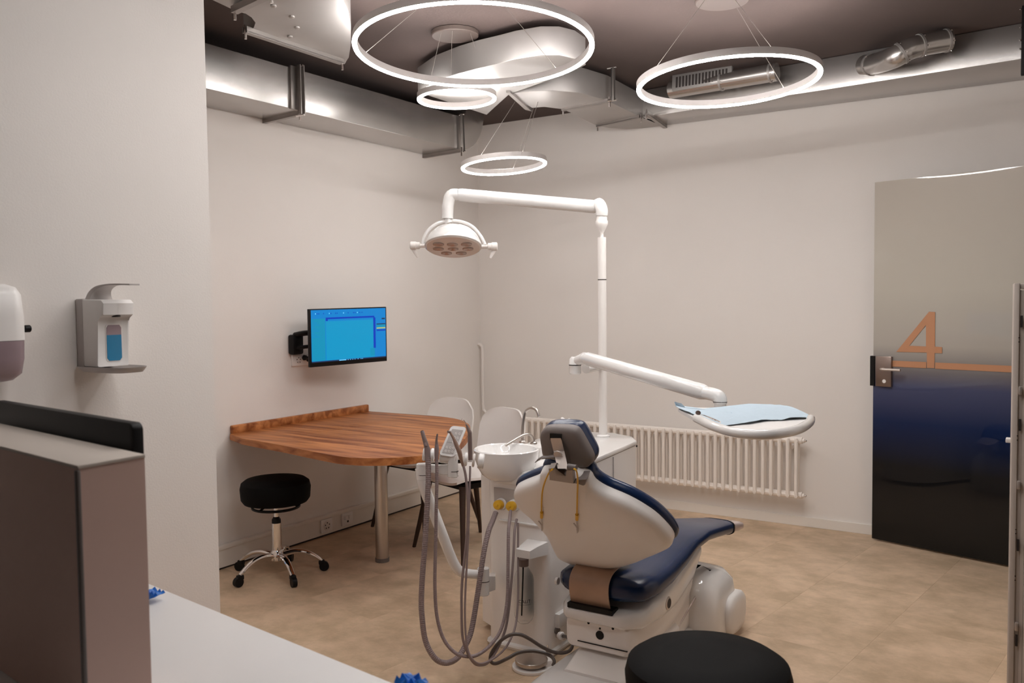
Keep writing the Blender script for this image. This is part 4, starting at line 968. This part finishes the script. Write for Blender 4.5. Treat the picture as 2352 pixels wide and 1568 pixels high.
# tan hinge plate over the rear of the seat
bxl, bxr = 2.358, 2.524
pth = [(-2.60, .455), (-2.70, .455), (-2.765, .446), (-2.80, .418), (-2.808, .38), (-2.802, .345), (-2.79, .312)]
def strip(x0, x1, path, th):
    a = spline([Vector((0, y, z)) for y, z in path], 4); bm = BM(); rings = []
    for i, p in enumerate(a):
        d = (a[min(i+1, len(a)-1)]-a[max(i-1, 0)]).normalized(); nn = Vector((0, d.z, -d.y))
        rings.append([Vector((x0, p.y, p.z)), Vector((x1, p.y, p.z)), Vector((x1, p.y, p.z))+nn*th, Vector((x0, p.y, p.z))+nn*th])
    return loft(rings, bm)
hg = build('hinge_plate', strip(bxl, bxr, pth, -.004), 'tan', ch)
build('hinge_slot', boxb(bxl-.006, bxr+.018, -2.812, -2.76, .300, .318), 'black', ch, smooth=False)
# white carriage below the seat
def crect(y, x0, x1, z0, z1, r=.03):
    return [Vector(((x0+x1)/2+a, y, (z0+z1)/2+b)) for a, b in rrect(x1-x0, z1-z0, min(r, (z1-z0)*.45), 4)]
build('carriage', loft([crect(-2.815, 2.345, 2.565, .262, .294), crect(-2.80, 2.328, 2.60, .252, .303), crect(-2.75, 2.30, 2.645, .245, .312), crect(-2.6, 2.285, 2.655, .238, .338), crect(-2.45, 2.285, 2.655, .240, .372, .04), crect(-2.25, 2.30, 2.645, .285, .416, .04), crect(-2.1, 2.33, 2.62, .345, .414, .03)]), 'gloss', ch, ang=50)
build('lower_body', loft([crect(-2.792, 2.342, 2.588, .15, .255, .015), crect(-2.778, 2.33, 2.604, .14, .262, .03), crect(-2.6, 2.32, 2.638, .14, .275, .04), crect(-2.4, 2.33, 2.642, .17, .285, .05), crect(-2.2, 2.36, 2.62, .22, .31, .05)]), 'shell', ch, ang=50)
YB = -2.7925
p = ony(1378, 1458, YB); build('round_port', lathe([(.0165, 0), (.0165, .003), (.013, .0035)], (p.x, YB, p.z), (0, -1, 0), 24), 'black', ch)
for x, y, r in ((1378, 1443, .004), (1352, 1430, .005), (1408, 1443, .005)):
    p = ony(x, y, YB); build('screw_hole', lathe([(r, 0), (r, .002)], (p.x, YB, p.z), (0, -1, 0), 12), 'black', ch)
a, b = ony(1327, 1471, YB), ony(1441, 1501, YB)
build('slot_line', boxb(a.x, b.x, YB-.002, YB+.003, a.z-.0005, a.z+.003), 'black', ch, smooth=False)
p = onx(1536, 1385, 2.657); build('armrest_socket', lathe([(.026, -.004), (.026, .004), (.019, .006), (.019, .002)], (2.653, p.y, p.z), (1, 0, .0), 24, sx=1), 'alu', ch)
build('socket_hole', lathe([(.019, .004), (.019, .0065)], (2.653, p.y, p.z), (1, 0, 0), 24), 'seam', ch)
p = onx(1276, 1333, 2.275); build('side_knob', lathe([(.014, 0), (.014, .01), (.009, .014)], (2.288, p.y, p.z), (-1, 0, 0), 16), 'gloss', ch)
# lift arm, pod and base plate
def slab(pts, x0, x1, bev=.015): return prism([Vector((x0, y, z)) for y, z in pts], (x1-x0, 0, 0), bev=bev)
build('lift_arm', slab([(-2.65, .10), (-2.58, .18), (-2.2, .27), (-2.02, .24), (-2.02, .12), (-2.4, .06)], 2.37, 2.62, .02), 'shell', ch)
build('arm_trim', slab([(-2.42, .155), (-2.40, .165), (-2.24, .225), (-2.23, .215)], 2.642, 2.648, .001), 'alu', ch)
build('base_plate', loft([[Vector((p.x, p.y, z)) for p in cspline([Vector(((x-CXc)*s+CXc, (y+2.5)*s-2.5, 0)) for x, y in ((2.30, -3.15), (2.27, -2.9), (2.28, -2.6), (2.31, -2.3), (2.34, -1.95), (2.64, -1.95), (2.68, -2.3), (2.71, -2.6), (2.73, -2.9), (2.70, -3.15), (2.5, -3.25))], 3)] for z, s in ((0, 1), (.02, 1), (.035, .985), (.06, .9), (.09, .75))]), 'gloss', ch, ang=60)
build('pedestal', loft([crect(-2.9, 2.38, 2.62, .06, .10, .02), crect(-2.7, 2.36, 2.64, .06, .15, .03), crect(-2.4, 2.36, 2.64, .06, .16, .03)]), 'shell', ch)
def podring(z, g):
    return [Vector((2.515+a, -2.07+b, z)) for a, b in rrect(.43+2*g, .36+2*g, .09, 6)]
build('pod', loft([podring(0, -.005), podring(.02, 0), podring(.15, -.002), podring(.235, -.012), podring(.275, -.04), podring(.288, -.08), podring(.29, -.14)]), 'gloss', ch, ang=60)
build('pod_cover', loft([[Vector((2.728-.0, -2.0+b*s, .10+a*s)) + Vector((o, 0, 0)) for a, b in rrect(.17, .22, .07, 6)] for s, o in ((1, -.02), (1, .012), (.9, .024), (.6, .03), (.1, .031))]), 'plastic', ch, ang=60)

# yellow bib chain round the headrest stem
bc_ = thing('bib_chain', 'yellow bib cord with two metal clips hanging over the backrest', 'bib chain', onback(1290, 1100))
cords = [[(1268, 1078, .05), (1262, 1084, .04), (1252, 1105, .038), (1246, 1128, .036), (1244, 1155, .036), (1244, 1180, .036)], [(1322, 1078, .05), (1325, 1085, .045), (1327, 1105, .04), (1326, 1140, .038), (1325, 1185, .038)]]
ends = []
for cpts in cords:
    P = spline([onb_(*q) for q in cpts], 6); build('cord', tube(P, .0029, 8), 'yellow', bc_); ends.append(cpts[-1])
build('neck_loop', tube(spline([onb_(1268, 1078, .05), onb_(1290, 1066, -.02), onb_(1322, 1078, .05)], 6), .0029, 8), 'yellow', bc_)
for (x, y, o) in ends:
    a, b = onb_(x, y-4, o), onb_(x, y+8, o)
    build('sleeve', tube([a, b], .0058, 10), 'yellow', bc_)
    e0, e1 = onb_(x, y+8, o), onb_(x+2, y+36, o)
    cl = build('clip', loft([[q+_r*w+bn_*h for w, h in ((-.0022, -.002), (.0022, -.002), (.0022, .003), (-.0022, .003))] for q in (e0, e0.lerp(e1, .3), e1)]), 'alu', bc_, smooth=False)
    k0 = onb_(x-6, y+14, o); build('clip_jaw', loft([[q+_r*w+bn_*h for w, h in ((-.0018, .003), (.0018, .003), (.0018, .006), (-.0018, .006))] for q in (k0, e0.lerp(e1, .55), e1)]), 'alu', cl, smooth=False)
# crumpled tissue on the unit top
def crumple(c, r, h, seed, sy=1):
    rnd = random.Random(seed); bm = BM(); bmesh.ops.create_icosphere(bm, subdivisions=3, radius=1)
    for v in bm.verts:
        n = v.co.normalized(); k = 1+.32*math.sin(n.x*6+seed)*math.cos(n.y*7)+rnd.uniform(-.12, .12)
        v.co = Vector((n.x*r*k, n.y*r*k*sy, max(n.z, -.2)*h*k+.2*h))+Vector(c)
    return bm
p = onz(1296, 992, .772); tag(build('tissue', crumple(p+Vector((0, 0, .0)), .055, .055, 3), 'tissue', smooth=False), 'crumpled white tissue on the unit top behind the headrest', 'tissue')

# ================================================================== soap and disinfectant dispensers on the near wall
WX = 1.5
d1 = thing('soap_dispenser', 'white lever dispenser with blue liquid window on the near wall', 'dispenser', (WX, -4.16, 1.29))
y0, y1, z0, z1 = -4.215, -4.118, 1.292, 1.487
build('back_plate', boxb(WX, WX+.035, y0-.002, y1+.002, z0-.004, z1+.002, bev=.004), 'grey', d1)
body = [(WX+.03, z0), (WX+.105, z0), (WX+.105, z1-.062), (WX+.112, z1-.052), (WX+.135, z1-.045), (WX+.138, z1-.012), (WX+.125, z1-.002), (WX+.03, z1)]
build('body', prism([Vector((x, y0, z)) for x, z in body], (0, y1-y0, 0), bev=.004), 'plastic', d1)
wy0, wy1, wz0, wz1 = -4.188, -4.142, 1.308, 1.412
fr = build('window_frame', prism([Vector((WX+.1045, (wy0+wy1)/2+a, (wz0+wz1)/2+b)) for a, b in rrect(wy1-wy0+.006, wz1-wz0+.006, .01)], (.0015, 0, 0)), 'plastic2', d1)
zl_ = 1.383
build('liquid', prism([Vector((WX+.106, y, z)) for y, z in ((wy0+.006, wz0), (wy1-.006, wz0), (wy1, wz0+.008), (wy1, zl_), (wy0, zl_), (wy0, wz0+.008))], (.0012, 0, 0)), 'liquid', fr, smooth=False)
build('empty_window', prism([Vector((WX+.106, y, z)) for y, z in ((wy0, zl_), (wy1, zl_), (wy1, wz1-.008), (wy1-.006, wz1), (wy0+.006, wz1), (wy0, wz1-.008))], (.0012, 0, 0)), 'smoke', fr, smooth=False)
build('nozzle', cyl((WX+.122, (y0+y1)/2, z1-.052), (WX+.122, (y0+y1)/2, z1-.044), .012, 14), 'seam', d1)
lv = [(WX+.035, z1-.002), (WX+.042, z1+.018), (WX+.062, z1+.034), (WX+.10, z1+.042), (WX+.15, z1+.043), (WX+.215, z1+.041)]
P = spline([Vector((x, (y0+y1)/2, z)) for x, z in lv], 4)
rw = [.038-.022*min(1, i/14) for i in range(len(P))]
def strap(P, hw, th):
    rings = []
    for i, p in enumerate(P):
        w = hw[i]; t_ = th[i]; rings.append([p+Vector((0, a, b)) for a, b in ((-w, -t_), (w, -t_), (w, t_), (-w, t_))])
    return rings
def lever_bm():
    rings = []
    for i, p in enumerate(P):
        d = (P[min(i+1, len(P)-1)]-P[max(i-1, 0)]).normalized(); nn = Vector((-d.z, 0, d.x)); w = rw[i]; th = .016-.013*min(1, i/12)
        rings.append([p+Vector((0, -w, 0))-nn*th, p+Vector((0, w, 0))-nn*th, p+Vector((0, w, 0))+nn*th*.4, p+Vector((0, -w, 0))+nn*th*.4])
    return loft(rings)
build('lever', lever_bm(), 'grey', d1, ang=50)
tp = [Vector((WX+.0+a, (y0+y1)/2+b, 0)) for a, b in ((.0, -.052), (.08, -.060), (.17, -.056), (.205, -.035), (.212, 0), (.205, .035), (.17, .056), (.08, .06), (.0, .052))]
tcn = sum(tp, Vector())/len(tp)
def tring(s, z): return [Vector((tcn.x+(p.x-tcn.x)*s, tcn.y+(p.y-tcn.y)*s, z)) for p in cspline(tp, 3)]
build('drip_tray', loft([tring(.55, z0-.018), tring(.85, z0-.016), tring(.99, z0-.002), tring(1.0, z0), tring(.96, z0), tring(.84, z0-.010), tring(.5, z0-.012), tring(.1, z0-.012)]), 'grey', d1, ang=50)
d2 = thing('soap_dispenser', 'rounded white and smoky dispenser cut by the left picture edge', 'dispenser', (WX, -4.48, 1.27))
yc = -4.475
def dring(z, w, d, r): return [Vector((WX+.005+d/2+a, yc+b, z)) for a, b in rrect(d, w, r, 5)]
zc_ = 1.379
build('cover', loft([dring(zc_, .135, .105, .04), dring(1.44, .135, .105, .04), dring(1.50, .128, .10, .04), dring(1.52, .11, .088, .035), dring(1.529, .07, .06, .02)]), 'plastic', d2, ang=60)
build('tank', loft([dring(zc_-.001, .134, .104, .04), dring(1.33, .132, .103, .04), dring(1.29, .12, .095, .035), dring(1.272, .09, .075, .03), dring(1.267, .05, .05, .02)]), 'smoke', d2, ang=60)
kp_ = onx(47, 755, WX+.05)
build('lock_knob', lathe([(.003, 0), (.003, .012), (.009, .013), (.010, .016), (.010, .028), (.008, .030)], (WX+.055, yc+.066, kp_.z), (0, 1, 0), 16), 'black', d2)

# ================================================================== foreground worktop with grey housing
ft = math.radians(-7.4); fu = Vector((math.cos(ft), math.sin(ft), 0)); fv = Vector((-fu.y, fu.x, 0))
WA, WB = onz(355, 1345, .75), onz(523.7, 1411, .75)
def wl(s): return WA+fu*s
wp = [wl(-.46), wl(1.1), wl(1.1)-fv*.75, wl(-.33)-fv*.75]
wt = thing('worktop', 'white worktop running across the bottom left foreground', 'worktop', (2.4, -4.8, 0))
M['cabwhite2'] = mat('white_laminate', (.72, .695, .68), .35, noise=.015)
build('worktop_slab', prism(wp, (0, 0, -.03), bev=.002), 'cabwhite2', wt)
build('base_unit', prism([p-Vector((0, 0, .75)) for p in (wl(-.40)-fv*.08, wl(1.0)-fv*.08, wl(1.0)-fv*.7, wl(-.30)-fv*.7)], (0, 0, .719)), 'greyfront', wt, smooth=False)
ZC = 1.2
cA, cB, cL = onz(178, 1072, ZC), onz(332, 1045, ZC), onz(0, 1026, ZC); lu = (cL-cA).normalized(); ru = (cB-cA)
cLL = cA+lu*.74
gb_ = thing('storage_box', 'tall taupe box with pale top standing on the worktop', 'cabinet', (2.1, -4.65, .751))
build('side_panel', prism([Vector((p.x, p.y, .751)) for p in (cA, cB, cLL+ru, cLL)], (0, 0, ZC-.751-.004)), 'greyfront', gb_, smooth=False)
M['toptaupe'] = mat('pale_beige_laminate', (.55, .48, .42), .5, noise=.02)
build('top_panel', prism([Vector((p.x, p.y, ZC-.004)) for p in (cA-lu*.002, cB-lu*.002, cLL+ru, cLL)], (0, 0, .006), bev=.001), 'toptaupe', gb_)
build('corner_strip', boxb(cA.x-.006, cA.x+.004, cA.y-.004, cA.y+.004, .751, ZC-.005, bev=.003), 'dgrey', gb_)
# black screen behind it
b0 = onz(291, 1032, ZC); b1 = onz(0, 972, ZC); bd = (b1-b0).normalized(); bw = Vector((bd.y, -bd.x, 0))
if bw.y < 0: bw = -bw
ztop = ZC+.047
sb = thing('screen', 'black flat screen standing behind the taupe box', 'screen', ((b0.x+b1.x)/2, b0.y+.05, .751))
L_ = .66; out = [(0, .80), (0, ztop-.012), (.004, ztop-.004), (.012, ztop), (L_, ztop), (L_, .80)]
build('casing', prism([b0+bw*.012+bd*s+Vector((0, 0, z-ZC)) for s, z in out], bw*.022, bev=.002), 'black', sb)
build('foot', boxb(1.80, 2.0, b0.y-.01, b0.y+.14, .751, .762, bev=.003), 'black', sb)
build('stem', boxb(1.88, 1.92, b0.y+.05, b0.y+.09, .76, .95, bev=.003), 'black', sb)
# blue film pieces
def scrap(c, s, seed):
    rnd = random.Random(seed); bm = BM(); n = 7; V = []
    for i in range(n):
        for j in range(n):
            V.append(bm.verts.new(Vector(c)+fu*((i/(n-1)-.5)*s)+fv*((j/(n-1)-.5)*s*.8)+Vector((0, 0, .006+.014*abs(math.sin(i*1.9+seed)*math.cos(j*1.3+seed))+rnd.uniform(0, .008)))))
    for i in range(n-1):
        for j in range(n-1): bm.faces.new((V[i*n+j], V[(i+1)*n+j], V[(i+1)*n+j+1], V[i*n+j+1]))
    ext = bmesh.ops.extrude_face_region(bm, geom=bm.faces[:]); bmesh.ops.translate(bm, vec=(0, 0, .0012), verts=[v for v in ext['geom'] if isinstance(v, bmesh.types.BMVert)])
    return bm
tag(build('plastic_wrapper', scrap(onz(350, 1379, .751), .05, 2), 'blue', smooth=False), 'crumpled blue plastic wrapper peeking out beside the taupe box', 'wrapper')
tag(build('plastic_wrapper', scrap(onz(945, 1585, .751), .05, 5), 'blue', smooth=False), 'crumpled blue plastic wrapper at the bottom edge of the picture', 'wrapper')

# ================================================================== tall white cabinet at the right edge
tc_ = thing('tall_cabinet', 'tall white metal cabinet cut by the right picture edge', 'cabinet', (3.9, -2.6, 0))
f0, f1 = 3.806, 3.842          # door stands proud of the carcass on the left
YF = -2.80; ZK = 1.503
build('door_leaf', boxb(3.8105, 3.8145, YF+.002, YF+.42, .01, ZK-.002, bev=.0015), 'cabwhite', tc_)
build('front_stile', boxb(3.813, 3.828, YF-.004, YF+.02, .0, ZK, bev=.002), 'cabwhite', tc_)
build('channel', boxb(3.828, 3.838, YF+.004, YF+.03, .0, ZK-.02), 'cabwhite', tc_, smooth=False)
build('inner_strip', boxb(3.8385, 3.848, YF+.002, YF+.03, .0, ZK-.02), 'cabwhite', tc_, smooth=False)
build('side_panel', boxb(3.849, 4.2, YF-.004, YF+.42, .0, ZK-.03, bev=.002), 'cabwhite', tc_)
build('top_cap', boxb(3.828, 4.2, YF+.002, YF+.42, ZK-.016, ZK, bev=.002), 'cabwhite', tc_)
for y in (738, 975, 1251, 1470):
    z = ony(2340, y, YF).z; build('slot', boxb(3.8305, 3.837, YF-.005, YF-.003, z-.017, z+.017), 'seam', tc_, smooth=False)
for y in (896, 1112, 1437):
    z = ony(2340, y, YF).z; build('screw_block', boxb(3.829, 3.838, YF-.014, YF-.002, z-.012, z+.012, bev=.002), 'alu', tc_)
for y in (780, 1005, 1220, 1327):
    z = ony(2336, y, YF).z
    for k in (-1, 1): build('rivet_hole', lathe([(.0018, 0), (.0018, .001)], (3.828, YF-.0035, z+k*.006), (0, -1, 0), 8), 'black', tc_)
hz_ = ony(2312, 1014, YF).z; build('handle', boxb(3.797, 3.811, YF+.02, YF+.05, hz_-.006, hz_+.006, bev=.002), 'plastic', tc_)
